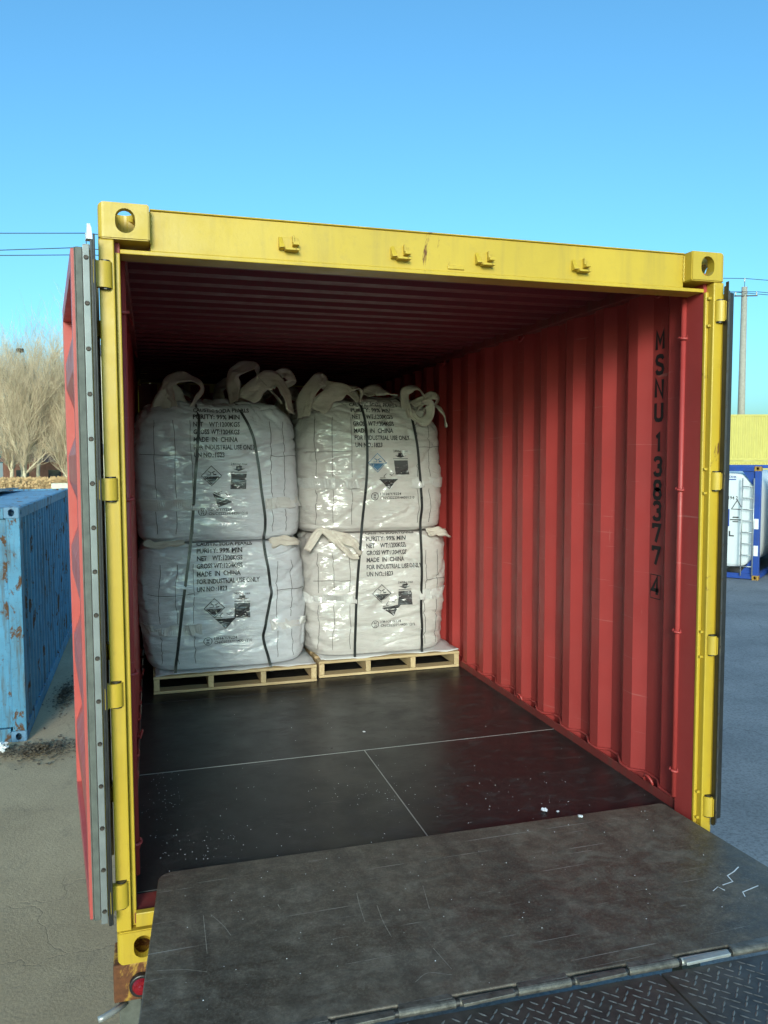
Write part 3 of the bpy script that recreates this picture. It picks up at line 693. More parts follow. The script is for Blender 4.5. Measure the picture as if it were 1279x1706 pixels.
def lip_marks(lines, hw, mat, name):
    for ln in lines:
        P = [p for p in catmull([(x, y, 0) for x, y in ln], 6)] if name == 'scratch' else [Vector((x, y, 0)) for x, y in ln]
        n = len(P); mb = MB(); vs = []
        for i, p in enumerate(P):
            d = (P[min(i+1, n-1)]-P[max(i-1, 0)]).normalized(); w_ = Vector((-d.y, d.x, 0))*hw*(.5+.6*abs(math.sin(i*1.3+p.x*40)))
            for q in (p-w_, p+w_): vs.append((q.x-ox, q.y-oy, rz_(lip_z(q.y)+.0006)))
        mb.add(vs, [(2*i, 2*i+1, 2*i+3, 2*i+2) for i in range(n-1)]); mb.build(name, mat, rp, recalc=False)
lip_marks([[(2.253, -0.378), (2.211, -0.402), (2.168, -0.419), (2.158, -0.459), (2.106, -0.468)], [(2.046, -0.491), (2.081, -0.473), (2.089, -0.5)], [(2.226, -0.509), (2.142, -0.528), (2.128, -0.556)]], .0022, 'white_print', 'chalk_squiggle')
lip_marks([[(0.217, 0.022), (0.388, -0.018), (0.52, -0.075), (0.545, -0.154)], [(0.835, -0.046), (0.814, -0.185), (0.803, -0.313)], [(0.869, -0.227), (0.862, -0.331), (0.864, -0.416)], [(0.308, -0.108), (0.345, -0.191), (0.365, -0.257)], [(1.064, -0.153), (1.036, -0.303)], [(0.865, -0.652), (0.916, -0.623), (0.981, -0.652)], [(0.286, -0.109), (0.284, -0.333)], [(0.133, -0.374), (0.21, -0.391), (0.278, -0.424)], [(0.349, -0.044), (0.414, -0.123)], [(0.973, -0.513), (0.991, -0.627)]], .0013, 'scratch', 'scratch')
# hinge: knuckles alternating between lip and deck
NK = 13
for k in range(NK):
    u0, u1 = k/NK, (k+1)/NK
    x0 = .05+2.36*u0+.006; x1 = .05+2.36*u1-.006
    y0 = -.722-.086*u0; y1 = -.722-.086*u1
    c = MB(); rr = .0115 if k % 2 else .0130
    c.cyl((x0-ox, y0-oy, rz_(LZ-.008)), (x1-ox, y1-oy, rz_(LZ-.008)), rr, 14)
    s = -1 if k % 2 else 1
    c.box(x0-ox+.004, x1-ox-.004, (y0+y1)/2-oy+(0.004 if s > 0 else -.024), (y0+y1)/2-oy+(.024 if s > 0 else -.004), rz_(LZ-.006), rz_(LZ+.0045))
    c.build('hinge_knuckle', 'galv' if k == 9 else 'worn_steel', rp, smooth=False, bevel=.002)
c = MB(); c.cyl((.04-ox, -.722-oy, rz_(LZ-.008)), (2.42-ox, -.808-oy, rz_(LZ-.008)), .010, 10); c.build('hinge_pin', 'dark_steel', rp, smooth=True)
DZ = LZ-.012
def deckp(xa, xb, ya):
    y = lambda x: -.752-.0362*(x-.05)
    mb = MB(); mb.add([(xa-ox, ya-oy, rz_(DZ)), (xb-ox, ya-oy, rz_(DZ)), (xb-ox, y(xb)-oy, rz_(DZ)), (xa-ox, y(xa)-oy, rz_(DZ)),
                       (xa-ox, ya-oy, rz_(DZ-.012)), (xb-ox, ya-oy, rz_(DZ-.012)), (xb-ox, y(xb)-oy, rz_(DZ-.012)), (xa-ox, y(xa)-oy, rz_(DZ-.012))],
                      [(0, 1, 2, 3), (7, 6, 5, 4), (0, 4, 5, 1), (1, 5, 6, 2), (2, 6, 7, 3), (3, 7, 4, 0)])
    mb.build('deck_plate', 'deck', rp)
deckp(.03, 1.594, -4.0); deckp(1.602, 2.47, -4.0)
# checker plate treads
tm = MB(); ps = .040; j = 0; y = -.775
while y > -2.6:
    i = 0; x = .05 + (ps*.5 if j % 2 else 0)
    while x < 2.45:
        if y < -.768-.0362*(x-.05) and abs(x-1.598) > .014:
            aa = R(42 if (i+j) % 2 else -48); L, w, h = .0145, .0036, .0022
            c, s_ = math.cos(aa), math.sin(aa)
            pts = [(-L, 0, 0), (-L*.5, -w*.8, 0), (0, -w, 0), (L*.5, -w*.8, 0), (L, 0, 0), (L*.5, w*.8, 0), (0, w, 0), (-L*.5, w*.8, 0), (-L*.6, 0, h*.8), (0, 0, h), (L*.6, 0, h*.8)]
            tm.add([(x+p[0]*c-p[1]*s_-ox, y+p[0]*s_+p[1]*c-oy, rz_(DZ+.0002)+p[2]) for p in pts],
                   [(0, 1, 8), (1, 2, 9, 8), (2, 3, 10, 9), (3, 4, 10), (4, 5, 10), (5, 6, 9, 10), (6, 7, 8, 9), (7, 0, 8)])
        x += ps; i += 1
    y -= ps*.5; j += 1
tag(tm.build('tread_pattern', 'tread', rp, recalc=False), kind='stuff')
for x in (.03, 2.40):
    b = MB(); b.box(x-ox, x+.07-ox, -4.0-oy, -.80-oy, rz_(DZ-.24), rz_(DZ-.013)); b.build('side_beam', 'dark_steel', rp, bevel=.004)
    b = MB(); b.box(x-ox, x+.07-ox, -3.7-oy, -3.6-oy, .03, rz_(DZ-.242)); b.box(x-.04-ox, x+.11-ox, -3.76-oy, -3.54-oy, 0, .03); b.build('support_leg', 'dark_steel', rp, bevel=.003)
    b = MB(); b.box(x-ox, x+.07-ox, -1.2-oy, -1.1-oy, .03, rz_(DZ-.242)); b.box(x-.04-ox, x+.11-ox, -1.26-oy, -1.04-oy, 0, .03); b.build('support_leg', 'dark_steel', rp, bevel=.003)
b = MB(); b.add([(.03-ox, -4.005-oy, rz_(DZ)), (2.47-ox, -4.005-oy, rz_(DZ)), (2.47-ox, -13-oy, .03), (.03-ox, -13-oy, .03),
                 (.03-ox, -4.005-oy, rz_(DZ-.18)), (2.47-ox, -4.005-oy, rz_(DZ-.18)), (2.47-ox, -13-oy, 0.0), (.03-ox, -13-oy, 0.0)],
                [(0, 1, 2, 3), (7, 6, 5, 4), (0, 4, 5, 1), (1, 5, 6, 2), (2, 6, 7, 3), (3, 7, 4, 0)])
b.build('sloping_deck', 'deck', rp)

# ------------------------------------------------------------------ pallets
def pallet(loc, w, d, label, group):
    p = thing('pallet', label, 'pallet', loc, 0, group)
    nb = 7; bw = .105
    for i in range(nb):
        y = i*(d-bw)/(nb-1)
        b = MB().box(-w/2, w/2, -bw/2, bw/2, -.009, .009).build('deck_board', 'wood', p, bevel=.002)
        b.location = (0, y+bw/2, .111+random.uniform(-.001, .001)); b.rotation_euler = (0, 0, random.uniform(-.004, .004))
    for i in range(4):
        x = -w/2+.021+i*(w-.042)/3
        b = MB().box(-.5*d, .5*d, -.019, .019, -.040, .040).build('stringer', 'wood', p, bevel=.003)
        b.location = (x, d/2, .0605); b.rotation_euler = (0, 0, PI/2)
    for i in range(3):
        y = bw/2+i*(d-bw)/2
        b = MB().box(-w/2, w/2, -bw/2, bw/2, -.009, .009).build('bottom_board', 'wood', p, bevel=.002)
        b.location = (0, y, .0105)
    return p
GP = 'pallets under the bulk bags'
pallet((.694, 2.665, .171), 1.118, 1.10, 'pale wooden pallet under the left front stack of bags', GP)
pallet((1.826, 2.735, .171), 1.085, 1.10, 'pale wooden pallet under the right front stack by the red wall', GP)
pallet((.694, 3.86, .171), 1.118, 1.10, 'wooden pallet deep inside under the left rear bags', GP)
pallet((1.82, 3.93, .171), 1.085, 1.10, 'wooden pallet deep inside under the right rear bags', GP)
PT = .171+.121
def liner(xc, y0, w, d, seed, label):
    mb = MB(); n = 22; rnd = random.Random(seed)
    vs = []
    for j in range(n+1):
        for i in range(n+1):
            u = i/n; v = j/n; x = xc-w/2+w*u; y = y0+d*v
            e = min(u, 1-u, v, 1-v)
            z = PT+.003 + max(0, .06-e)*.25*(noise.noise(Vector((x*9, y*9, seed)))+.35)
            vs.append((x, y, z))
    mb.add(vs, [(j*(n+1)+i, j*(n+1)+i+1, (j+1)*(n+1)+i+1, (j+1)*(n+1)+i) for j in range(n) for i in range(n)])
    o = mb.build('liner_sheet', 'liner', smooth=True)
    m = o.modifiers.new('s', 'SOLIDIFY'); m.thickness = .0015
    tag(o, label, 'sheet', 'sheets between pallet and bag')
liner(.70, 2.672, 1.10, 1.06, 3, 'white sheet between left front pallet and bag')
liner(1.835, 2.742, 1.07, 1.06, 7, 'white sheet between right front pallet and bag')

# ------------------------------------------------------------------ bulk bags
class Bag:
    def __init__(s, xc, yc, z0, A, B, h, seed, n=4.4, lean=0.0, top=True, waist=0.0):
        s.xc, s.yc, s.z0, s.A, s.B, s.h, s.seed, s.n, s.lean, s.top, s.waist = xc, yc, z0, A, B, h, seed, n, lean, top, waist
        if top: prof = [(0, .0), (.55, .0), (.86, .002), (.945, .020), (.980, .075), (1.0, .32*h), (1.0, .55*h), (.985, h-.28), (.955, h-.17), (.885, h-.075), (.74, h-.015), (.45, h+.025), (.2, h+.035), (0, h+.035)]
        else: prof = [(0, .0), (.55, .0), (.86, .004), (.945, .035), (.98, .10), (1.0, .32*h), (1.01, .55*h), (1.005, h-.17), (.985, h-.065), (.945, h-.016), (.86, h-.001), (.45, h), (.2, h), (0, h)]
        pts = catmull([(k, z, 0) for k, z in prof], 15)
        s.prof = [(max(0, p.x), p.y) for p in pts]; s.prof[-1] = (0, s.prof[-1][1]); s.prof[0] = (0, 0)
        # arc length along the front, zero where the side begins at z = 0.11
        s.arc = [0]
        for i in range(1, len(s.prof)):
            a, b = s.prof[i-1], s.prof[i]
            s.arc.append(s.arc[-1] + math.hypot((b[0]-a[0])*B, b[1]-a[1]))
        i0 = min(range(len(s.prof)), key=lambda i: abs(s.prof[i][1]-.11) + (0 if s.prof[i][0] > .9 else 9))
        off = s.arc[i0]-.11
        s.arc = [a-off for a in s.arc]       # on the side s is close to local z
    def at_s(s, q):
        a = s.arc
        if q <= a[0]: return s.prof[0]
        lo, hi = 0, len(a)-1
        while hi-lo > 1:
            m = (lo+hi)//2
            if a[m] <= q: lo = m
            else: hi = m
        u = min(1, (q-a[lo])/max(1e-9, a[hi]-a[lo]))
        return (s.prof[lo][0]+(s.prof[hi][0]-s.prof[lo][0])*u, s.prof[lo][1]+(s.prof[hi][1]-s.prof[lo][1])*u)
    def point(s, th, k, z, off=0.0):
        c, q = math.cos(th), math.sin(th); n = s.n
        bx = s.A*k*math.copysign(abs(c)**(2/n), c); by = s.B*k*math.copysign(abs(q)**(2/n), q)
        p = Vector((bx, by, z)); sd = s.seed*7.31
        d = .020*noise.noise(p*2.1+Vector((sd, 0, 0))) + .010*noise.noise(Vector((bx*4+sd, by*4, z*8)))
        d += .0045*noise.noise(Vector((bx*5, by*5+sd, z*26+bx*6)))
        def ridge(x, y, zz, sharp): return max(0, 1-abs(noise.noise(Vector((x, y, zz))))*sharp)**2
        d += .016*ridge(bx*3.1+z*4.2+sd, by*3.1, z*2.4, 5)*(.6 if s.seed % 2 else -.6)
        d -= .015*ridge(bx*2.3-z*3.4, by*2.3+sd, z*6.5, 7)
        d -= .007*ridge(bx*1.6+sd, by*1.6, z*19+bx*3, 5)*max(0, noise.noise(Vector((bx*2, by*2+sd, z*2+9)))+.35)
        d += .006*ridge(bx*7-z*11+sd, by*7, z*7, 5)*max(0, noise.noise(Vector((bx*1.5+4, by*2+sd, z*2)))+.3)
        w = max(0, min(1, (z-(s.h-.26))/.22)) if s.top else max(0, min(1, (z-(s.h-.14))/.12))*.4
        if w: d += w*(.040*noise.noise(Vector((bx*6+sd, by*6, z*3+bx*4))) + .018*noise.noise(Vector((bx*5, by*5, z*17+sd))) - .022*ridge(bx*9+z*7+sd, by*9, z*5, 4))
        lo = max(0, min(1, (.14-z)/.14)); d *= (1-.7*lo)
        rad = Vector((bx/s.A**2, by/s.B**2, 0)); L = rad.length
        sw = max(0, min(1, (k-.55)/.4))
        nv = (rad/L if L > 1e-6 else Vector((0, 0, 0)))*sw + Vector((0, 0, 1 if z > s.h/2 else 0))*(1-sw)*(1 if s.top else .2)
        if s.waist: d -= s.waist*math.exp(-((z-.5*s.h)/.06)**2)
        p += nv*(d+off)
        return Vector((s.xc+p.x+s.lean*(z/s.h), s.yc+p.y, s.z0+p.z))
    def front(s, x, q, off=.0):
        """world point on the front face at world x and arc height q"""
        k, z = s.at_s(q); xl = x-s.xc-s.lean*(z/s.h)
        u = min(.9999, abs(xl)/max(1e-6, s.A*k)); c = math.copysign(u**(s.n/2), xl)
        return s.point(-math.acos(max(-1, min(1, c))), k, z, off)
    def mesh(s, name, mat, parent):
        N = 240; mb = MB(); prof = s.prof[1:-1]; m = len(prof); vs = []
        # even spacing along the rounded outline
        ths = []
        dense = [(-PI + 2*PI*i/1200) for i in range(1201)]
        acc = [0]
        for i in range(1, 1201):
            def f(t): c, q = math.cos(t), math.sin(t); return s.A*math.copysign(abs(c)**(2/s.n), c), s.B*math.copysign(abs(q)**(2/s.n), q)
            a, b = f(dense[i-1]), f(dense[i]); acc.append(acc[-1]+math.hypot(a[0]-b[0], a[1]-b[1]))
        j = 0
        for i in range(N):
            tgt = acc[-1]*i/N
            while acc[j+1] < tgt: j += 1
            ths.append(dense[j]+(dense[j+1]-dense[j])*(tgt-acc[j])/max(1e-9, acc[j+1]-acc[j]))
        for k, z in prof:
            for t in ths: vs.append(s.point(t, k, z))
        fs = [(i*N+j, i*N+(j+1) % N, (i+1)*N+(j+1) % N, (i+1)*N+j) for i in range(m-1) for j in range(N)]
        fs += [tuple(range(N-1, -1, -1)), tuple((m-1)*N+i for i in range(N))]
        mb.add([v-parent.location for v in vs], fs)
        return mb.build(name, mat, parent, smooth=True)
    def patch(s, verts, faces, fx, name, mat, parent, off=.0055):
        """flat print laid on the front face: fx maps 2d to (x, q)"""
        mb = MB(); mb.add([s.front(*fx(u, v), off)-parent.location for u, v in verts], faces)
        return mb.build(name, mat, parent, recalc=False)
    def strip(s, path, hw, th, name, mat, parent, off=.004, sub=10):
        """band lying on the front along (x, q) points"""
        pts = catmull([(x, q, 0) for x, q in path], sub); P = []; N = []; Sd = []
        for i, p in enumerate(pts):
            c = s.front(p.x, p.y, off); e = .01
            tx = s.front(p.x+e, p.y, off)-s.front(p.x-e, p.y, off); tq = s.front(p.x, p.y+e, off)-s.front(p.x, p.y-e, off)
            nn = tx.cross(tq).normalized()
            d = pts[min(i+1, len(pts)-1)]-pts[max(i-1, 0)]; dd = (tx*d.x+tq*d.y).normalized()
            P.append(c-parent.location); N.append(nn); Sd.append(nn.cross(dd).normalized()*hw)
        mb = MB(); mb.ribbon(P, Sd, th, N); return mb.build(name, mat, parent)

TEXT = [('CAUSTIC SODA PEARLS', 0, .370), ('PURITY: 99% MIN', 1, .305), ('NET    WT:1200KGS', 2, .305), ('GROSS WT:1204KGS', 3, .305),
        ('MADE  IN  CHINA', 4, .292), ('FOR INDUSTRIAL USE ONLY', 5, .420), ('UN NO.:1823', 6, .200)]
def subdivide(vs, fs, maxd):
    bm = bmesh.new(); bv = [bm.verts.new((x, y, 0)) for x, y in vs]
    for f in fs:
        try: bm.faces.new([bv[i] for i in f])
        except ValueError: pass
    bmesh.ops.triangulate(bm, faces=bm.faces)
    for _ in range(6):
        ed = [e for e in bm.edges if e.calc_length() > maxd]
        if not ed: break
        bmesh.ops.subdivide_edges(bm, edges=ed, cuts=1); bmesh.ops.triangulate(bm, faces=[f for f in bm.faces if len(f.verts) > 3])
    bm.verts.index_update(); v = [(a.co.x, a.co.y) for a in bm.verts]; f = [tuple(q.index for q in a.verts) for a in bm.faces]; bm.free()
    return v, f
def prints(bag, root, x0, q_un, sym, slant=0.0, tri_rot=0.0, dia_col='bag_ink', sq_skew=0.0):
    """x0 left edge of the text, q_un baseline of its last line, sym positions of the four symbols (x, q)"""
    for body, row, w in TEXT:
        vs, fs = text2d(body, .030); q0 = q_un + (6-row)*.0522; xs = x0+slant*(6-row)
        vs = [(u*w, v*.0335) for u, v in vs]
        bag.patch(*subdivide(vs, fs, .016), lambda u, v: (xs+u, q0+v-.012), 'printed_line', 'bag_ink', root)
    (dx, dq), (sx, sq), (tx, tq), (cx, cq) = sym
    # diamond hazard mark: frame, dark lower half, pouring tubes
    r = .071
    def poly(pts, ox, oq, name, mat, rot=0.0, off=.0055):
        c, s_ = math.cos(rot), math.sin(rot)
        v, f = subdivide(pts[0], pts[1], .014)
        return bag.patch(v, f, lambda u, w: (ox+u*c-w*s_, oq+u*s_+w*c), name, mat, root, off)
    def ring(a, b): return ([(0, a), (a, 0), (0, -a), (-a, 0), (0, b), (b, 0), (0, -b), (-b, 0)], [(0, 1, 5, 4), (1, 2, 6, 5), (2, 3, 7, 6), (3, 0, 4, 7)])
    poly(ring(r, r-.007), dx, dq, 'hazard_frame', dia_col)
    h = r-.014
    poly(([(-h, -.004), (h, -.004), (0, -h)], [(0, 2, 1)]), dx, dq, 'hazard_half', dia_col)
    v = []; f = []
    for (a, b, L, w, an) in ((-.014, .026, .024, .006, -.5), (.012, .026, .024, .006, .5), (-.020, .006, .026, .005, 0), (.022, .008, .022, .008, .1), (-.006, .013, .006, .008, 0), (.014, .015, .004, .010, 0)):
        c, s_ = math.cos(an), math.sin(an); o = len(v)
        v += [(a+u*c-w_*s_, b+u*s_+w_*c) for u, w_ in ((-L/2, -w/2), (L/2, -w/2), (L/2, w/2), (-L/2, w/2))]; f.append((o, o+1, o+2, o+3))
    poly((v, f), dx, dq, 'hazard_picture', dia_col)
    # stacking mark: arrow, bar and dark block
    k = .052; b0 = sq_skew
    poly(([(-k, k), (k, k), (k+b0, -k), (-k+b0, -k)], [(0, 3, 2, 1)]), sx, sq, 'stacking_block', 'bag_ink_grey')
    poly(([(-k, k+.009), (k, k+.009), (k, k+.014), (-k, k+.014)], [(0, 1, 2, 3)]), sx, sq, 'stacking_bar', 'bag_ink_grey')
    poly(([(-.045, .027), (0, .010), (.045, .027), (.019, .027), (.019, .046), (-.019, .046), (-.019, .027)], [(0, 1, 2, 3, 4, 5, 6)]), sx, sq+k+.008, 'stacking_arrow', 'bag_ink')
    vs, fs = text2d('2400kg max', .012)
    bag.patch([(u*.112, v*.017) for u, v in vs], fs, lambda u, v: (sx-.056+u, sq+k+.060+v), 'printed_line', 'bag_ink', root)
    # black corrosive triangle with its small drawing
    poly(([(-.073, .037), (.073, .037), (0, -.037)], [(0, 2, 1)]), tx, tq, 'corrosive_triangle', 'bag_ink', tri_rot)
    vs, fs = text2d('8', .0)
    poly(([((u-.5)*.009, v*.013-.028) for u, v in vs], fs), tx, tq, 'class_numeral', 'white_print', tri_rot, .0070)
    v = []; f = []
    for (a, b, L, w, an) in ((-.045, .045, .046, .005, 0), (-.030, .066, .030, .004, .8), (.018, .066, .026, .005, -.4), (.034, .074, .014, .004, .6), (-.035, .055, .004, .012, 0)):
        c, s_ = math.cos(an), math.sin(an); o = len(v)
        v += [(a+u*c-w_*s_, b+u*s_+w_*c) for u, w_ in ((-L/2, -w/2), (L/2, -w/2), (L/2, w/2), (-L/2, w/2))]; f.append((o, o+1, o+2, o+3))
    poly((v, f), tx, tq, 'corrosive_picture', 'bag_ink_grey', tri_rot)
    # round packaging mark and code
    n = 28; v = [(.029*math.cos(2*PI*i/n), .029*math.sin(2*PI*i/n)) for i in range(n)] + [(.0245*math.cos(2*PI*i/n), .0245*math.sin(2*PI*i/n)) for i in range(n)]
    bag.patch(v, [(i, (i+1) % n, n+(i+1) % n, n+i) for i in range(n)], lambda u, w: (cx+u, cq+w), 'packaging_ring', 'bag_ink', root)
    for ch, oy_ in (('u', .003), ('n', -.018)):
        vs, fs = text2d(ch, .02)
        bag.patch([((u-.5)*.018, v*.022+oy_) for u, v in vs], fs, lambda u, v: (cx+u, cq+v), 'packaging_letter', 'bag_ink', root)
    for body, oq, w in (('13H4/Y/9224', .006, .155), ('CN/C022239/4400/1210', -.022, .258)):
        vs, fs = text2d(body, .016)
        bag.patch([(u*w, v*.020) for u, v in vs], fs, lambda u, v: (cx+.042+u, cq+oq+v), 'printed_line', 'bag_ink', root)
def dress(bag, root, seam_l, seam_r, belt_q, rs):
    """sewn threads, webbing belt"""
    rnd = random.Random(rs); h = bag.h
    for x in seam_l+seam_r:
        for (q0, q1) in ((.06, belt_q-.045), (belt_q+.045, h-.14)):
            bag.strip([(bag.xc+x+rnd.uniform(-.005, .005), q0+(q1-q0)*i/4) for i in range(5)], .0017, .0016, 'sewn_seam', 'thread', root, .0035, 7)
    for a, b in ((-bag.A*.985, seam_l[-1]+.05), (seam_r[0]-.05, bag.A*.985)):
        mb = bag.strip([(bag.xc+a+(b-a)*i/6, belt_q+rnd.uniform(-.004, .004)) for i in range(7)], .037, .004, 'webbing_belt', 'belt', root, .006, 5)
    for a, b in ((-bag.A*.9, seam_l[-1]), (seam_r[0], bag.A*.93)):
        q = h*.62+rnd.uniform(-.02, .02)
        bag.strip([(bag.xc+a+(b-a)*i/4, q+rnd.uniform(-.006, .006)) for i in range(5)], .0017, .0015, 'sewn_seam', 'thread', root, .0035, 7)
def loop(pts, depth, w, root, name='lifting_loop', mat='loop', tilt=0.0, sub=8, th=.003, dy=None):
    """wide webbing following (x, z) points; the band is w wide, mostly along y"""
    m = len(pts); P = catmull([(x, depth+(dy[i] if dy else .012*math.sin(i*1.7)), z) for i, (x, z) in enumerate(pts)], sub)
    Sd = []
    for i, p in enumerate(P):
        u = i/(len(P)-1); tl = tilt + .35*math.sin(u*5.0)
        d = (P[min(i+1, len(P)-1)]-P[max(i-1, 0)]).normalized()
        v = Vector((0, math.cos(tl), 0)) + Vector((-d.z, 0, d.x))*math.sin(tl)
        v = v - d*v.dot(d); Sd.append(v.normalized()*w*.5*(1+.12*math.sin(u*17)))
    mb = MB(); K = 7; vs = []; ph = pts[0][0]*13
    for i, p in enumerate(P):
        d = (P[min(i+1, len(P)-1)]-P[max(i-1, 0)]).normalized(); nn = d.cross(Sd[i]).normalized()
        for k in range(K):
            t_ = k/(K-1)*2-1; q = p+Sd[i]*t_
            bow = .007*(1-t_*t_)*math.sin(i*.35+ph) + .012*noise.noise(Vector((q.x*16, q.y*16, q.z*16))) + .006*math.sin(t_*7+ph+i*.2)
            vs.append(q+nn*bow-root.location)
    m_ = len(P)
    mb.add(vs, [(i*K+k, i*K+k+1, (i+1)*K+k+1, (i+1)*K+k) for i in range(m_-1) for k in range(K-1)])
    o = mb.build(name, mat, root, smooth=True)
    sm = o.modifiers.new('s', 'SOLIDIFY'); sm.thickness = th; sm.offset = 0
    return o
GB = 'bulk bags stacked on the pallets'
def bag_thing(b, label, mat):
    r = thing('bulk_bag', label, 'bag', (b.xc, b.yc, b.z0), 0, GB); b.mesh('bag_body', mat, r); return r
BL = Bag(.645, 3.250, PT+.004, .582, .560, .888, 1, lean=-.025, top=False, n=4.8)
TL = Bag(.616, 3.255, PT+.004+.890, .584, .556, .972, 2, lean=-.02, n=4.6)
BR = Bag(1.775, 3.315, PT+.004, .560, .550, .915, 3, lean=-.01, top=False, n=4.8)
TR = Bag(1.748, 3.320, PT+.004+.917, .575, .545, .985, 4, lean=-.015, n=4.4)
rBL = bag_thing(BL, 'white printed bulk bag tinted blue for shade at the bottom of the left stack', 'bag')
rTL = bag_thing(TL, 'shaded white bulk bag on top of the left stack, tall loops', 'bag')
rBR = bag_thing(BR, 'glossy film wrapped bulk bag at the bottom of the right stack', 'bag_warm_lit')
rTR = bag_thing(TR, 'white bulk bag tinted warm for light on top of the right stack with knotted loop', 'bag_warm_lit')
def rel(b, pts): return [(x, z-b.z0) for x, z in pts]
prints(BL, rBL, .436, .868-BL.z0, rel(BL, [(.548, .737), (.734, .712), (.622, .624), (.502, .508)]))
prints(TL, rTL, .434, 1.778-TL.z0, rel(TL, [(.545, 1.640), (.730, 1.600), (.602, 1.458), (.480, 1.395)]), tri_rot=-.42, sq_skew=-.008)
prints(BR, rBR, 1.650, .906-BR.z0, rel(BR, [(1.762, .762), (1.941, .721), (1.847, .627), (1.716, .532)]), tri_rot=.16)
prints(TR, rTR, 1.575, 1.848-TR.z0, rel(TR, [(1.738, 1.722), (1.913, 1.687), (1.823, 1.566), (1.717, 1.478)]), slant=-.0042, dia_col='bag_ink_blue', sq_skew=.014)
dress(BL, rBL, [-.45, -.34, -.23], [.33, .44], .30, 5)
dress(TL, rTL, [-.44, -.31, -.20], [.34, .44], .26, 6)
dress(BR, rBR, [-.47, -.37, -.25], [.33, .43], .44, 7)
dress(TR, rTR, [-.46, -.34, -.20], [.30, .40], .36, 8)
# lifting loops
loop([(.385, 1.90), (.330, 1.99), (.294, 2.14), (.275, 2.262), (.338, 2.318), (.437, 2.304), (.503, 2.240), (.462, 2.160), (.410, 2.06)], 2.86, .105, rTL, tilt=.55, dy=[-.085, -.055, -.01, .02, .02, .01, -.01, -.02, -.03])
loop([(.20, 2.03), (.245, 2.17), (.30, 2.22), (.36, 2.13), (.425, 1.98)], 2.87, .13, rTL, tilt=.95, dy=[-.05, 0, .02, 0, -.06])
loop([(.722, 2.15), (.716, 2.26), (.724, 2.345), (.790, 2.400), (.880, 2.420), (.905, 2.35), (.955, 2.27), (1.06, 2.15)], 2.90, .12, rTL, tilt=.45, dy=[-.03, 0, .02, .02, .03, .02, .01, -.02])
loop([(.80, 2.17), (.87, 2.25), (.95, 2.305), (1.03, 2.30), (1.09, 2.20), (1.11, 2.08)], 2.86, .15, rTL, tilt=.80, dy=[-.03, 0, .01, .0, -.03, -.06])
loop([(.985, 2.26), (1.026, 2.335), (1.090, 2.372), (1.155, 2.322), (1.118, 2.292), (1.05, 2.285)], 2.93, .09, rTL, tilt=.7)
loop([(1.205, 2.05), (1.225, 2.17), (1.290, 2.27), (1.365, 2.335), (1.40, 2.295), (1.53, 2.278), (1.625, 2.272), (1.655, 2.23), (1.628, 2.15)], 2.93, .13, rTR, tilt=.55, dy=[-.10, -.05, 0, .02, .02, .01, 0, -.02, -.05])
loop([(1.30, 2.10), (1.42, 2.22), (1.54, 2.25), (1.62, 2.17)], 2.885, .13, rTR, tilt=1.0, dy=[-.08, -.01, 0, -.06])
loop([(1.995, 2.05), (1.975, 2.14), (1.980, 2.235), (2.040, 2.283), (2.108, 2.262), (2.135, 2.19), (2.070, 2.105)], 2.88, .085, rTR, tilt=.35, dy=[-.07, -.05, 0, .02, .01, 0, -.02])
loop([(1.985, 2.12), (2.02, 2.065), (2.09, 2.025), (2.145, 2.075), (2.155, 2.16), (2.11, 2.18)], 2.80, .075, rTR, tilt=.75, dy=[0, -.015, -.02, -.015, 0, .03])
loop([(2.030, 2.15), (2.114, 2.19), (2.186, 2.228), (2.240, 2.210), (2.220, 2.160), (2.13, 2.13)], 2.86, .085, rTR, tilt=.5)
loop([(2.20, 2.17), (2.27, 2.14), (2.31, 2.06), (2.32, 1.99)], 2.90, .05, rTR, tilt=.5)
loop([(1.70, 2.235), (1.78, 2.275), (1.87, 2.25), (1.95, 2.23)], 2.99, .14, rTR, tilt=.4)
# folded webbing trapped between the two right bags, tabs at the left crease
loop([(1.205, 1.10), (1.296, 1.235), (1.362, 1.215), (1.44, 1.14), (1.52, 1.06), (1.585, 1.045)], 2.745, .055, rBR, tilt=1.15, dy=[.02, -.005, -.012, -.014, -.014, -.012])
loop([(1.36, 1.20), (1.46, 1.19), (1.56, 1.13), (1.60, 1.06)], 2.752, .075, rBR, tilt=1.1, dy=[0, -.004, -.006, -.008])
loop([(2.12, 1.20), (2.20, 1.21), (2.28, 1.195), (2.335, 1.17)], 2.83, .07, rBR, tilt=.9, dy=[-.07, -.05, -.02, .05])
loop([(.10, 1.195), (.17, 1.175), (.26, 1.185), (.36, 1.195)], 2.74, .05, rBL, tilt=1.0, dy=[.05, .0, -.01, -.01])
loop([(.94, 1.16), (1.02, 1.18), (1.10, 1.175), (1.15, 1.17)], 2.74, .07, rBL, tilt=1.0, dy=[-.02, -.01, .0, .06])

# rear stacks, hardly visible between and above the front ones
for src, dy_, lab in ((rBL, 1.19, 'white bulk bag at the bottom of the left rear stack, deep inside'), (rTL, 1.19, 'dark shaded bulk bag top just behind the left front stack'),
                      (rBR, 1.19, 'white bulk bag at the bottom of the right rear stack, deep inside'), (rTR, 1.19, 'grey bulk bag top just behind the right front stack')):
    c = src.copy(); COL.objects.link(c); c['label'] = lab; c.location.y += dy_
    for ch in src.children:
        if ch.name.split('.')[0] in ('bag_body', 'lifting_loop', 'webbing_belt'):
            k = ch.copy(); COL.objects.link(k); k.parent = c

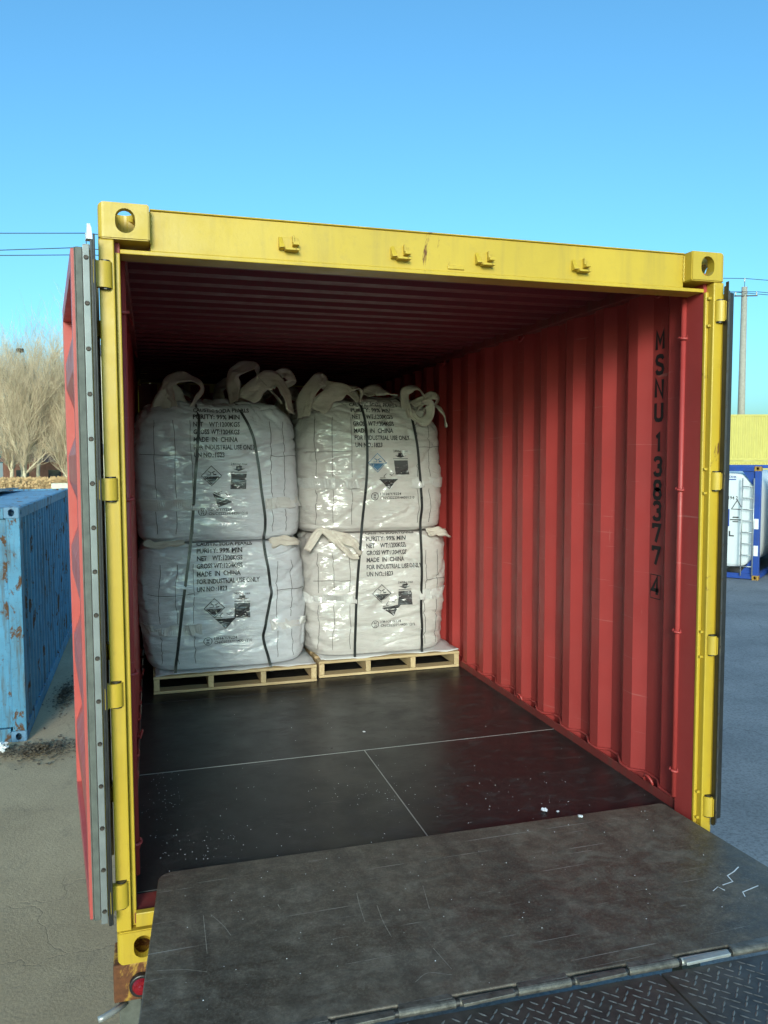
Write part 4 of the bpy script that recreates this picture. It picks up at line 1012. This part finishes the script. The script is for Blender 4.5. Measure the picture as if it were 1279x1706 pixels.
# black strapping over each stack
def strapping(bb, tb, pts, label, foot):
    """pts are (x, z) down the front; the band follows both bags, then tucks over the top"""
    P = []; N = []; Sd = []
    path = catmull([(x, z, 0) for x, z in pts], 14)
    zt = tb.z0; res = []
    for p in path:
        b = tb if p.y > zt+.02 else bb
        q = p.y-b.z0
        if b is bb and q < .05: v = Vector((p.x, bb.front(p.x, .10, .005).y-.010*(.05-q)/.1, p.y))
        elif b is bb and q > bb.h-.06: v = bb.front(p.x, bb.h-.075, .007); v.z = p.y
        elif b is tb and q < .10: v = tb.front(p.x, .10, .006); v.z = p.y
        else: v = b.front(p.x, q, .0095)
        res.append(v)
    y0 = res[0]
    # the part over the top of the bag
    qs = pts[0][1]-tb.z0; top = []
    for i in range(1, 16):
        top.append(tb.front(pts[0][0]-.004*i, qs+.026*i, .007))
    res = top[::-1]+res
    out = [res[0]]
    for v in res[1:]:
        if (v-out[-1]).length > .008: out.append(v)
    # smooth the jumps between the bags
    for _ in range(6):
        out = [out[0]] + [(out[i-1]+out[i]*2+out[i+1])/4 for i in range(1, len(out)-1)] + [out[-1]]
    for i, p in enumerate(out):
        d = (out[min(i+1, len(out)-1)]-out[max(i-1, 0)]).normalized()
        side = Vector((1, 0, 0)); side = (side-d*side.dot(d)).normalized()
        P.append(p); Sd.append(side*.0095); N.append(d.cross(side))
    mb = MB(); mb.ribbon(P, Sd, .0022, N); o = mb.build('strapping_band', 'strap')
    return tag(o, label, 'strap', 'black bands over the bag stacks')
strapping(BL, TL, [(.476, 2.035), (.461, 1.855), (.436, 1.612), (.401, 1.206), (.317, .552), (.275, .262)], 'black band slanting down the left side of the left stack', 0)
strapping(BL, TL, [(.748, 2.09), (.843, 1.856), (.883, 1.483), (.901, 1.273), (.883, 1.169), (.926, .894), (.929, .809), (.888, .599), (.878, .493), (.938, .262)], 'wavy black band on the right of the left stack print', 0)
strapping(BR, TR, [(1.640, 2.13), (1.659, 1.945), (1.658, 1.641), (1.619, 1.247), (1.576, .808), (1.559, .268)], 'black band crossing the print start on the right stack', 0)
strapping(BR, TR, [(2.022, 2.02), (2.069, 1.548), (2.069, 1.235), (2.064, .874), (2.073, .463), (2.083, .282)], 'straight black band near the red wall on the right stack', 0)

# ------------------------------------------------------------------ other containers in the yard
def box_container(name, label, loc, rz, L, W, H, body, frame, cast, group=None, door_end=True, roof_mat=None):
    c = thing(name, label, 'container', loc, rz, group)
    put_castings(c, L, W, H, cast)
    for ix in (0, 1):
        for iy in (0, 1):
            x = .004 if ix == 0 else W-.144; y = .004 if iy == 0 else L-.144
            MB().box(x, x+.14, y, y+.14, .119, H-.119).build('corner_post', frame, c, bevel=.006)
        x = .004 if ix == 0 else W-.064
        MB().box(x, x+.06, .18, L-.18, H-.125, H-.012).build('top_rail', frame, c, bevel=.004)
        MB().box(x, x+.06, .18, L-.18, .01, .155).build('bottom_rail', frame, c, bevel=.004)
        pr = [(.146, 0.)]; y = .20
        while y+.278 < L-.15: pr += [(y, .0), (y+.072, .0), (y+.140, .036), (y+.212, .036)]; y += .278
        pr += [(L-.146, 0.)]
        if ix == 0: fn = lambda t, h, a: (.012+h, t, a)
        else: fn = lambda t, h, a: (W-.012-h, t, a)
        MB().sheet(pr, .15, H-.12, fn, .003, 0, 0).build('side_panel', body, c, recalc=False)
    for iy in (0, 1):
        y = .01 if iy == 0 else L-.11
        MB().box(.165, W-.165, y, y+.10, H-.125, H-.006).build('end_rail', frame, c, bevel=.004)
        MB().box(.165, W-.165, y, y+.10, .004, .150).build('end_sill', frame, c, bevel=.004)
    pr = [(.146, 0.)]; x = .17
    while x+.278 < W-.15: pr += [(x, .0), (x+.072, .0), (x+.140, .04), (x+.212, .04)]; x += .278
    pr += [(W-.146, 0.)]
    MB().sheet(pr, .152, H-.127, lambda t, h, a: (t, L-.03-h, a), .003).build('end_panel', body, c, recalc=False)
    if door_end:
        for s in (0, 1):
            x0 = .148 if s == 0 else W/2+.004; x1 = W/2-.004 if s == 0 else W-.148
            m = MB(); m.box(x0, x1, .045, .085, .155, H-.128)
            dl = m.build('door_leaf', body, c, bevel=.006)
            for q in (.28, .74):
                xx = x0+(x1-x0)*q
                r = MB(); r.cyl((xx, .022, .10), (xx, .022, H-.08), .017, 10); r.build('lock_rod', 'galv', dl, smooth=True)
                MB().box(xx-.05, xx+.05, .006, .044, 1.2, 1.26).build('rod_handle', frame, dl, bevel=.003)
            for zz in (.4, 1.0, 1.6, 2.2):
                hx = x0-.02 if s == 0 else x1-.04
                MB().box(hx, hx+.06, .028, .044, zz, zz+.10).build('hinge', frame, dl, bevel=.003)
    else:
        MB().sheet(pr, .152, H-.127, lambda t, h, a: (t, .03+h, a), .003).build('end_panel', body, c, recalc=False)
    pr = [(.11, 0.)]; y = .16
    while y < L-.3: pr += [(y, .0), (y+.075, .0), (y+.095, .02), (y+.17, .02)]; y += .19
    pr += [(L-.11, 0.)]
    MB().sheet(pr, .066, W-.066, lambda t, h, a: (a, t, H-.04+h-.012), .003).build('roof_panel', roof_mat or body, c, recalc=False)
    return c
C_BLUE = recol(CAST, 'blue_grey'); C_YEL = recol(CAST, 'far_yellow'); C_TANK = recol(CAST, 'yellow_rusty')
blue = box_container('storage_container', 'weathered blue container with rust streaks standing on the yard', (-3.66, 6.52, GZ), R(.4), 6.058, 2.438, 2.591, 'blue', 'blue', C_BLUE, None, True, 'blue_grey')
# tarpaulin strips lying on its roof
def tarp(x0, x1, y0, y1, seed, label):
    mb = MB(); n = 16; vs = []
    for j in range(n+1):
        for i in range(n+1):
            x = x0+(x1-x0)*i/n; y = y0+(y1-y0)*j/n; e = noise.noise(Vector((x*3, y*3, seed)))
            vs.append((x+.10*noise.noise(Vector((y*4, seed, 0)))*(1 if i in (0, n) else .5), y+.10*noise.noise(Vector((x*4, seed, 5))), 1.241+.012+.030*abs(e)+.02*abs(noise.noise(Vector((x*9, y*9, seed))))))
    mb.add(vs, [(j*(n+1)+i, j*(n+1)+i+1, (j+1)*(n+1)+i+1, (j+1)*(n+1)+i) for j in range(n) for i in range(n)])
    o = mb.build('tarpaulin', 'tarp', smooth=True); m = o.modifiers.new('s', 'SOLIDIFY'); m.thickness = .004; m.offset = 1
    tag(o, label, 'tarpaulin')
tarp(-3.4, -2.05, 6.9, 12.2, 4, 'crumpled black tarpaulin on the roof of the blue container')

YG = 'yellow containers stacked across the yard'
def yellow_at(x, y, z, lab):
    return box_container('stacked_container', lab, (x, y, z), R(-90-16.5), 12.192, 2.438, 2.896, 'far_yellow', 'far_yellow', C_YEL, YG, False)
y1 = yellow_at(34.25, 41.1, GZ+2.896, 'bright yellow container, upper one of the stack behind the blue tank')
y2 = yellow_at(34.25, 41.1, GZ, 'yellow container on the ground under another yellow one')
# small dark stencil rows on the upper yellow container (too far to read)
rnd = random.Random(5)
for r_, yy in ((0, .70), (1, 1.08)):
    mk = MB()
    for k in range(15 if r_ == 0 else 10):
        zz = 2.50-k*.135-(.25 if r_ else 0)
        mk.box(2.438-.008, 2.438-.004, yy+rnd.uniform(-.02, .02), yy+rnd.uniform(.05, .12), zz, zz+rnd.uniform(.03, .07))
    tag(mk.build('stencil_marks', 'grey_ink', y1), kind='stuff')

# ------------------------------------------------------------------ tank containers
def tank_container(label, loc, rz, with_text=True):
    t = thing('tank_container', label, 'tank', loc, rz, 'tank containers parked in the yard')
    W, L, H = 2.438, 6.058, 2.88
    put_castings(t, L, W, H, C_TANK)
    for ix in (0, 1):
        for iy in (0, 1):
            x = .004 if ix == 0 else W-.144; y = .004 if iy == 0 else L-.144
            MB().box(x, x+.14, y, y+.14, .119, H-.119).build('corner_post', 'tank_blue', t, bevel=.006)
        x = .01 if ix == 0 else W-.11
        MB().box(x, x+.10, .18, L-.18, .02, .14).build('bottom_rail', 'tank_blue', t, bevel=.004)
    for iy in (0, 1):
        y = .012 if iy == 0 else L-.112
        MB().box(.165, W-.165, y, y+.10, H-.12, H-.012).build('end_rail', 'tank_blue', t, bevel=.004)
        MB().box(.165, W-.165, y, y+.10, .02, .15).build('end_sill', 'tank_blue', t, bevel=.004)
        for sx in (0, 1):                                    # corner gussets
            for sz in (0, 1):
                xa = .146 if sx == 0 else W-.146; dx = .30 if sx == 0 else -.30
                za = .151 if sz == 0 else H-.121; dz = .42 if sz == 0 else -.42
                g = MB(); yy = y+.04
                g.add([(xa, yy, za), (xa+dx, yy, za), (xa, yy, za+dz), (xa, yy+.012, za), (xa+dx, yy+.012, za), (xa, yy+.012, za+dz)],
                      [(0, 1, 2), (5, 4, 3), (0, 3, 4, 1), (1, 4, 5, 2), (2, 5, 3, 0)])
                g.build('gusset', 'tank_blue', t)
    # clad barrel with squarish ends
    n = 48; vs = []; mb = MB(); ys = (.10, .13, .22, L-.22, L-.13, L-.10); ks = (.93, .98, 1.0, 1.0, .98, .93)
    for yv, k in zip(ys, ks):
        for i in range(n):
            a_ = 2*PI*i/n; c, s_ = math.cos(a_), math.sin(a_)
            vs.append((W/2+1.10*k*math.copysign(abs(c)**.34, c), yv, 1.50+1.22*k*math.copysign(abs(s_)**.34, s_)))
    mb.add(vs, [(r*n+i, r*n+(i+1) % n, (r+1)*n+(i+1) % n, (r+1)*n+i) for r in range(5) for i in range(n)] + [tuple(range(n)), tuple(range(6*n-1, 5*n-1, -1))])
    mb.build('tank_barrel', 'tank_white', t, bevel=0)
    MB().box(.30, 1.55, .16, 2.2, .16, .34).build('tank_saddle', 'galv', t, bevel=.01)
    # ladder on the near end
    ld = MB()
    for x in (W-.42, W-.15): ld.cyl((x, -.03, .10), (x, -.03, H-.30), .016, 8)
    lo = ld.build('ladder_rail', 'galv', t, smooth=True)
    for k in range(8):
        r = MB(); r.cyl((W-.42, -.03, .34+k*.29), (W-.15, -.03, .34+k*.29), .012, 8); r.build('rung', 'galv', lo, smooth=True)
    if with_text:
        def word(body, x, z, h, w, mat='black_ink', bold=.01, y=.094):
            vs, fs = text2d(body, bold); m = MB(); m.add([(x+u*w, y, z+v*h) for u, v in vs], fs); m.build('lettering', mat, t, recalc=False)
        word('CIMC TANK', W-.97, 2.58, .060, .38, 'navy_print')
        MB().box(W-.97, W-.60, .088, .096, 2.53, 2.555).build('logo_bar', 'navy_print', t)
        word('661194 2', W-.95, 2.03, .090, .40); word('22K2', W-1.13, 1.87, .090, .30)
        MB().box(W-1.36, W-.74, .088, .097, 1.34, 1.78).build('blue_label', 'navy_print', t)
        word('CSIF', W-1.30, 1.58, .12, .50, 'white_print', .02, .086)
        MB().box(W-1.30, W-.80, .085, .0875, 1.46, 1.485).build('label_line', 'white_print', t)
        MB().box(W-1.36, W-.78, .088, .097, 1.14, 1.28).build('orange_label', 'orange_print', t)
        tri = MB(); y = .09
        def tr_(s): return [(W-.56+s*.17*math.cos(PI/2+k*2*PI/3), y, 1.86+s*.17*math.sin(PI/2+k*2*PI/3)) for k in range(3)]
        tri.add(tr_(1)+tr_(.80), [(0, 1, 4, 3), (1, 2, 5, 4), (2, 0, 3, 5)]); tri.build('warning_triangle', 'black_ink', t, recalc=False)
        pc = MB()
        for (xx, zz, ww, hh) in ((W-.66, 1.56, .14, .03), (W-.72, 1.50, .26, .025), (W-.66, 1.45, .14, .025), (W-.74, 1.10, .03, .12), (W-.74, 1.08, .12, .03)):
            pc.box(xx, xx+ww, .089, .095, zz, zz+hh)
        tag(pc.build('small_print', 'grey_ink', t), kind='stuff')
        for zz in (.62, 1.30): MB().box(W-.13, W-.03, -.004, .003, zz, zz+.26).build('white_sticker', 'white_print', t)
    return t
# near end faces the camera: right post near (14.7, 13.4)
def place_tank(px, py, az, **k):
    """px, py = foot of the right hand post; az = heading of the long axis, clockwise from +Y"""
    rz = -az; W = 2.438
    x = px - W*math.cos(rz); y = py - W*math.sin(rz)
    return x, y, rz
x, y, rz = place_tank(14.80, 13.48, R(52))
tank_container('white tank in a blue frame with ladder and warning triangle', (x, y, GZ), rz)
x, y, rz = place_tank(17.05, 11.65, R(50))
tank_container('second tank in a blue frame, cut off at the right edge', (x, y, GZ), rz, False)

# ------------------------------------------------------------------ power poles and wires
def pole(loc, h, label, arm_az):
    p = thing('power_pole', label, 'pole', loc, 0, 'concrete power poles')
    m = MB(); m.cyl((0, 0, 0), (0, 0, h), .27, 20, .19); m.build('shaft', 'concrete_pole', p, smooth=True)
    dx, dy = math.sin(arm_az), math.cos(arm_az)
    a_ = MB(); a_.ribbon([(-.75*dx, -.75*dy-.16, h-.62), (.75*dx, .75*dy-.16, h-.62)], [(0, .04, 0)]*2, .08, [(0, 0, 1)]*2); a_.build('crossarm', 'dark_steel', p)
    tip = MB(); tip.cyl((0, 0, h), (0, 0, h+.42), .02, 8); tip.build('top_spike', 'dark_steel', p)
    for (ox_, oy_, oz) in ((-.7*dx, -.7*dy-.16, h-.58), (.7*dx, .7*dy-.16, h-.58), (0, 0, h+.36)):
        i = MB(); i.cyl((ox_, oy_, oz), (ox_, oy_, oz+.14), .05, 10, .035); i.cyl((ox_, oy_, oz+.14), (ox_, oy_, oz+.24), .06, 10, .03); i.build('insulator', 'insul', p, smooth=True)
    return [Vector(loc)+Vector(v) for v in ((-.7*dx, -.7*dy-.16, h-.36), (.7*dx, .7*dy-.16, h-.36), (0, 0, h+.58))]
pr_ = pole((39.45, 42.86, GZ), 14.75, 'pale concrete power pole rising behind the yellow containers', R(110))
pl_ = pole((-2.72, 40.9, GZ), 14.05, 'concrete power pole whose tip shows above the left door', R(20))
off_l = [Vector((-48, 46.0, z)) for z in (11.2, 12.1, 13.3)]; off_r = [Vector((86, 34.0, z)) for z in (12.3, 12.6, 13.6)]
WN = {0: 'lowest', 1: 'middle', 2: 'topmost'}
for i in range(3):
    for a_, b_, nm in ((off_l[i], pl_[i], 'left of the pole tip above the left door'), (pl_[i], pr_[i], 'between the two poles behind the container'), (pr_[i], off_r[i], 'right of the tall pole')):
        pts = [a_.lerp(b_, k/24)-Vector((0, 0, .9*math.sin(PI*k/24)*((b_-a_).length/60))) for k in range(25)]
        m = MB(); m.tube(pts, .022, 5); o = m.build('power_wire', 'wire', smooth=True)
        tag(o, f'{WN[i]} thin wire {nm}', 'wire', 'overhead power wires')

# ------------------------------------------------------------------ bare winter trees
def tree_meshes(seed, h, dens):
    rnd = random.Random(seed); tk = MB(); tw = MB()
    def seg(mb, a, b, r0, r1, n):
        mb.cyl(a, b, r0, n, r1, cap=False)
    def grow(p, d, L, r, lev):
        n = 4 if lev < 2 else 3
        q = p
        for i in range(n):
            d = (d+Vector((rnd.gauss(0, .13), rnd.gauss(0, .13), rnd.gauss(.05, .09)))).normalized()
            e = q+d*L/n; r1 = r*(1-.55*(i+1)/n)
            seg(tk if lev < 2 else tw, q, e, r*(1-.55*i/n), r1, 6 if lev < 2 else 3)
            if lev < 4:
                kids = {0: 0 if i == 0 else 4, 1: 4, 2: 3, 3: dens}[lev]
                for k in range(kids):
                    a_ = rnd.uniform(0, 2*PI); sp = rnd.uniform(.45, .95) if lev < 2 else rnd.uniform(.35, .9)
                    o = d.orthogonal().normalized(); o.rotate(Matrix.Rotation(a_, 3, d))
                    nd_ = (d*math.cos(sp)+o*math.sin(sp)+Vector((0, 0, .42 if lev < 2 else .30))).normalized()
                    t0 = rnd.uniform(.1, 1.0); pp = q.lerp(e, t0)
                    grow(pp, nd_, L*rnd.uniform(.40, .78) if lev else L*rnd.uniform(.36, .64), max(.006, r1*.55), lev+1)
            q = e
    grow(Vector((0, 0, 0)), Vector((rnd.uniform(-.06, .06), rnd.uniform(-.06, .06), 1)), h*.72, .17, 0)
    return tk.mesh('trunk', 'bark', True), tw.mesh('crown', 'twig', False)
TV = [tree_meshes(21, 9.6, 1), tree_meshes(22, 10.2, 1), tree_meshes(23, 9.0, 1)]
rnd = random.Random(8); TN = 0
def add_tree(x, y, sc, var, label, nest=None):
    t = thing('bare_tree', label, 'tree', (x, y, GZ), rnd.uniform(0, 6.28), 'bare winter trees'); t.scale = (sc, sc, sc*rnd.uniform(.95, 1.14))
    link('trunk', TV[var][0], t); link('crown', TV[var][1], t); return t
spots = [(-15.5, 66, 1.0, 0), (-12.6, 61, .98, 1), (-10.1, 63.5, 1.02, 2), (-8.6, 60, .95, 0), (-7.0, 64, 1.0, 1), (-5.9, 60.5, .93, 2), (-4.2, 66, 1.0, 0), (-13.8, 72, 1.05, 2), (-9.4, 73, 1.05, 1), (-6.6, 74, 1.02, 0), (-11.6, 78, 1.1, 0), (-8.0, 80, 1.1, 2), (-19, 64, 1.0, 1), (-22.5, 68, 1.05, 2), (-1.5, 70, .9, 1)]
ORD = ['leftmost', 'second from left', 'third from left', 'fourth from left', 'fifth from left', 'sixth from left', 'seventh from left', 'eighth from left', 'ninth from left']
rows_ = {'front row': [p for p in spots if p[1] < 62.5], 'middle row': [p for p in spots if 62.5 <= p[1] < 70], 'back row': [p for p in spots if p[1] >= 70]}
for rn, ps_ in rows_.items():
    for i, (x, y, sc, v) in enumerate(sorted(ps_)):
        add_tree(x, y, sc, v, f'bare pale winter tree, {ORD[i]} in the {rn} of the grove')
for i, (x, y, sc, v) in enumerate(((52, 66, .42, 0), (56, 66, .40, 1), (59.5, 64, .36, 2), (63, 63, .38, 0))):
    add_tree(x, y, sc, v, f'low brown bare tree, {ORD[i]} of those behind the yellow containers')
# nests high in the crowns
for x, y, z, lab in ((-9.05, 62.6, 10.0, 'dark bird nest high in the bare trees, the larger right one'), (-10.9, 63.2, 8.35, 'dark bird nest lower in the bare trees, the left one')):
    m = MB(); r_ = random.Random(int(z*10))
    for k in range(90):
        a_ = r_.uniform(0, 2*PI); b_ = a_+r_.uniform(.6, 1.8); q0 = r_.uniform(.12, .30); zz = r_.uniform(-.14, .12)
        m.tube([(q0*math.cos(a_), q0*math.sin(a_), zz), (q0*.9*math.cos((a_+b_)/2), q0*.9*math.sin((a_+b_)/2), zz+.02), (q0*math.cos(b_), q0*math.sin(b_), zz+r_.uniform(-.05, .05))], .02, 3)
    o = m.build('bird_nest', 'nest'); o.location = (x, y, z); tag(o, lab, 'nest')
# dry undergrowth in front of the grove
def brushwood():
    m = MB(); r_ = random.Random(4)
    for k in range(9000):
        x = r_.uniform(-28, 2); y = r_.uniform(55.5, 59.5)+.6*math.sin(x*.7); h = r_.uniform(.5, 1.9)
        a_ = r_.uniform(0, 2*PI); l = r_.uniform(.05, .45)*h; w = r_.uniform(.012, .05)
        b = (x+l*math.cos(a_), y+l*math.sin(a_), GZ+h)
        m.add([(x-w, y, GZ), (x+w, y, GZ), b], [(0, 1, 2)])
        m.add([(b[0]-.10, b[1], b[2]-.12), (b[0]+.10, b[1]+.03, b[2]-.10), (b[0]+.03, b[1], b[2]+.08)], [(0, 1, 2)])
    tag(m.build('brushwood', 'brush', recalc=False), 'dry brown undergrowth along the foot of the bare trees', kind='stuff')
brushwood()
# low brick shed between the trunks, cream house seen through the hinge gap
sh = thing('brick_shed', 'low reddish brick shed behind the bare trees', 'shed', (-14, 84, GZ))
MB().box(0, 16, 0, 5, 0, 2.9).build('wall', 'brick_far', sh); 
r_ = MB(); r_.add([(-.3, -.3, 2.92), (16.3, -.3, 2.92), (16.3, 5.3, 2.92), (-.3, 5.3, 2.92), (-.3, 2.5, 4.0), (16.3, 2.5, 4.0)], [(0, 1, 5, 4), (2, 3, 4, 5), (0, 4, 3), (1, 2, 5), (3, 2, 1, 0)]); r_.build('roof', 'brick_far', sh)
for k in range(5): MB().box(1.2+k*3, 2.4+k*3, -.03, -.002, 1.0, 2.1).build('window', 'glass', sh)
ch_ = thing('cream_house', 'pale cream house glimpsed in the gap between left door and post', 'house', (-2.75, 47.6, GZ))
MB().box(0, 9, 0, 7, 0, 9.3).build('wall', 'cream', ch_)
r_ = MB(); r_.add([(-.3, -.3, 9.302), (9.3, -.3, 9.302), (9.3, 7.3, 9.302), (-.3, 7.3, 9.302), (-.3, 3.5, 10.4), (9.3, 3.5, 10.4)], [(0, 1, 5, 4), (2, 3, 4, 5), (0, 4, 3), (1, 2, 5), (3, 2, 1, 0)]); r_.build('roof', 'grey_roof', ch_)
for fz in (1.2, 4.2, 7.2):
    for k in range(3):
        f = MB().box(1.2+k*2.6, 2.6+k*2.6, -.04, -.002, fz, fz+1.5).build('window', 'liner', ch_)
        MB().box(1.27+k*2.6, 2.53+k*2.6, -.052, -.0405, fz+.07, fz+1.43).build('pane', 'glass', f)
MB().box(-.25, 1.0, -.35, -.003, 3.5, 4.05).build('canopy', 'grey_roof', ch_)
# pale concrete blocks stacked at the far side of the yard
for k in range(3):
    for j in range(4):
        o = MB().box(-.45, .45, -.3, .3, 0, .44).build('concrete_block', 'block', bevel=.02)
        o.location = (-4.85+k*.95+.03*((j*7+k*3) % 3), 46.2, GZ+.001+j*.443); o.rotation_euler = (0, 0, .02*((k+j) % 3-1))
        tag(o, f'pale concrete block, {["lowest", "second", "third", "topmost"][j]} in the {["left", "middle", "right"][k]} column of the far stack', 'block', 'concrete blocks stacked beyond the yard')
# far roofs on the right
for x, y, w, h, lab in ((60, 70, 12, 6.2, 'low far building with a flat grey roof, nearer the pole'), (73, 66, 16, 5.2, 'long low far building at the right edge')):
    f = thing('far_building', lab, 'building', (x, y, GZ), R(-25), 'far low buildings'); MB().box(0, w, 0, 6, 0, h).build('wall', 'cream', f); MB().box(-.3, w+.3, -.3, 6.3, h+.002, h+.3).build('roof', 'grey_roof', f)
    for k in range(3): MB().box(1+k*3.2, 2.6+k*3.2, -.03, -.002, h-1.8, h-.6).build('window', 'glass', f)

# ------------------------------------------------------------------ litter
def litter_pile(cx, cy, rx, ry, n, name, label, seed, zmax=.05):
    m = MB(); r_ = random.Random(seed)
    for k in range(n):
        a_ = r_.uniform(0, 2*PI); q = abs(r_.gauss(0, .55)); x = cx+rx*q*math.cos(a_); y = cy+ry*q*math.sin(a_)
        z = GZ+.004+zmax*max(0, 1-q)*r_.random(); s = r_.uniform(.006, .026); t_ = r_.uniform(0, PI)
        d = Vector((math.cos(t_), math.sin(t_), r_.uniform(-.4, .4)))*s; e = Vector((-math.sin(t_), math.cos(t_), r_.uniform(-.5, .5)))*s*.6
        p = Vector((x, y, z+s*.5)); m.add([p-d, p+e, p+d, p-e], [(0, 1, 2, 3)])
    tag(m.build(name, 'leaves', recalc=False), label, kind='stuff')
litter_pile(-1.05, 6.15, .70, .34, 1500, 'leaf_litter', 'dead leaves and dirt swept against the blue container', 3, .07)
litter_pile(-.98, 8.2, .16, .8, 900, 'leaf_litter', 'dark leaf litter along the foot of the blue container side', 6, .10)
def crumple(name, loc, s, seed, label, group, flat=.6):
    bm = bmesh.new(); bmesh.ops.create_icosphere(bm, subdivisions=3, radius=1)
    for v in bm.verts:
        n_ = noise.noise(v.co*1.8+Vector((seed, 0, 0)))*.5+noise.noise(v.co*4.3+Vector((0, seed, 0)))*.35
        v.co *= (.75+n_); v.co.z *= flat
    zmin = min(v.co.z for v in bm.verts)
    for v in bm.verts: v.co = (v.co-Vector((0, 0, zmin)))*s
    me = bpy.data.meshes.new(name); bm.to_mesh(me); bm.free(); me.materials.append(MT['plastic'])
    o = link(name, me); o.location = loc; tag(o, label, 'scrap', group); return o
crumple('plastic_scrap', (-1.43, 6.18, GZ+.02), .085, 2, 'crumpled white plastic by the blue container', None, .7)
GS = 'white scraps on the container floor'
crumple('paper_scrap', (1.808, .325, .1715), .017, 5, 'largest white scrap on the dark floor near the ramp lip', GS, .45)
crumple('paper_scrap', (1.90, .168, LZ+.001), .013, 9, 'white scrap on the ramp lip edge', GS, .45)
crumple('paper_scrap', (1.862, .30, .1715), .008, 11, 'small white crumb right of the largest scrap', GS, .45)
crumple('paper_scrap', (1.30, 1.55, .1725), .010, 13, 'thin white crumb beyond the pale floor joint', GS, .3)
# spilled pearls and dust specks
def specks():
    m = MB(); r_ = random.Random(17)
    def one(x, y, z, s):
        m.add([(x-s, y-s, z), (x+s, y-s*.7, z), (x+s*.8, y+s, z), (x-s, y+s*.9, z), (x, y, z+s)], [(0, 1, 4), (1, 2, 4), (2, 3, 4), (3, 0, 4)])
    for cx, cy, sx, sy, n in ((.16, .95, .05, .22, 70), (.32, .42, .14, .10, 60), (.75, .62, .4, .3, 60), (1.15, .75, .15, .12, 40), (1.75, .45, .25, .2, 50), (1.2, 1.1, .8, .5, 80)):
        for k in range(n):
            x = r_.gauss(cx, sx); y = r_.gauss(cy, sy)
            if .075 < x < 2.35 and .225 < y < 2.6 and not 1.27 < y < 1.295: one(x, y, .1712, r_.uniform(.0006, .0019))
    for k in range(70):
        x = r_.uniform(.2, 2.2); y = r_.uniform(-.6, .15); one(x, y, LZ+.006, r_.uniform(.0008, .0018))
    tag(m.build('spilled_pearls', 'plastic', recalc=False), 'white specks of spilled pearls on floor and ramp lip', kind='stuff')
specks()
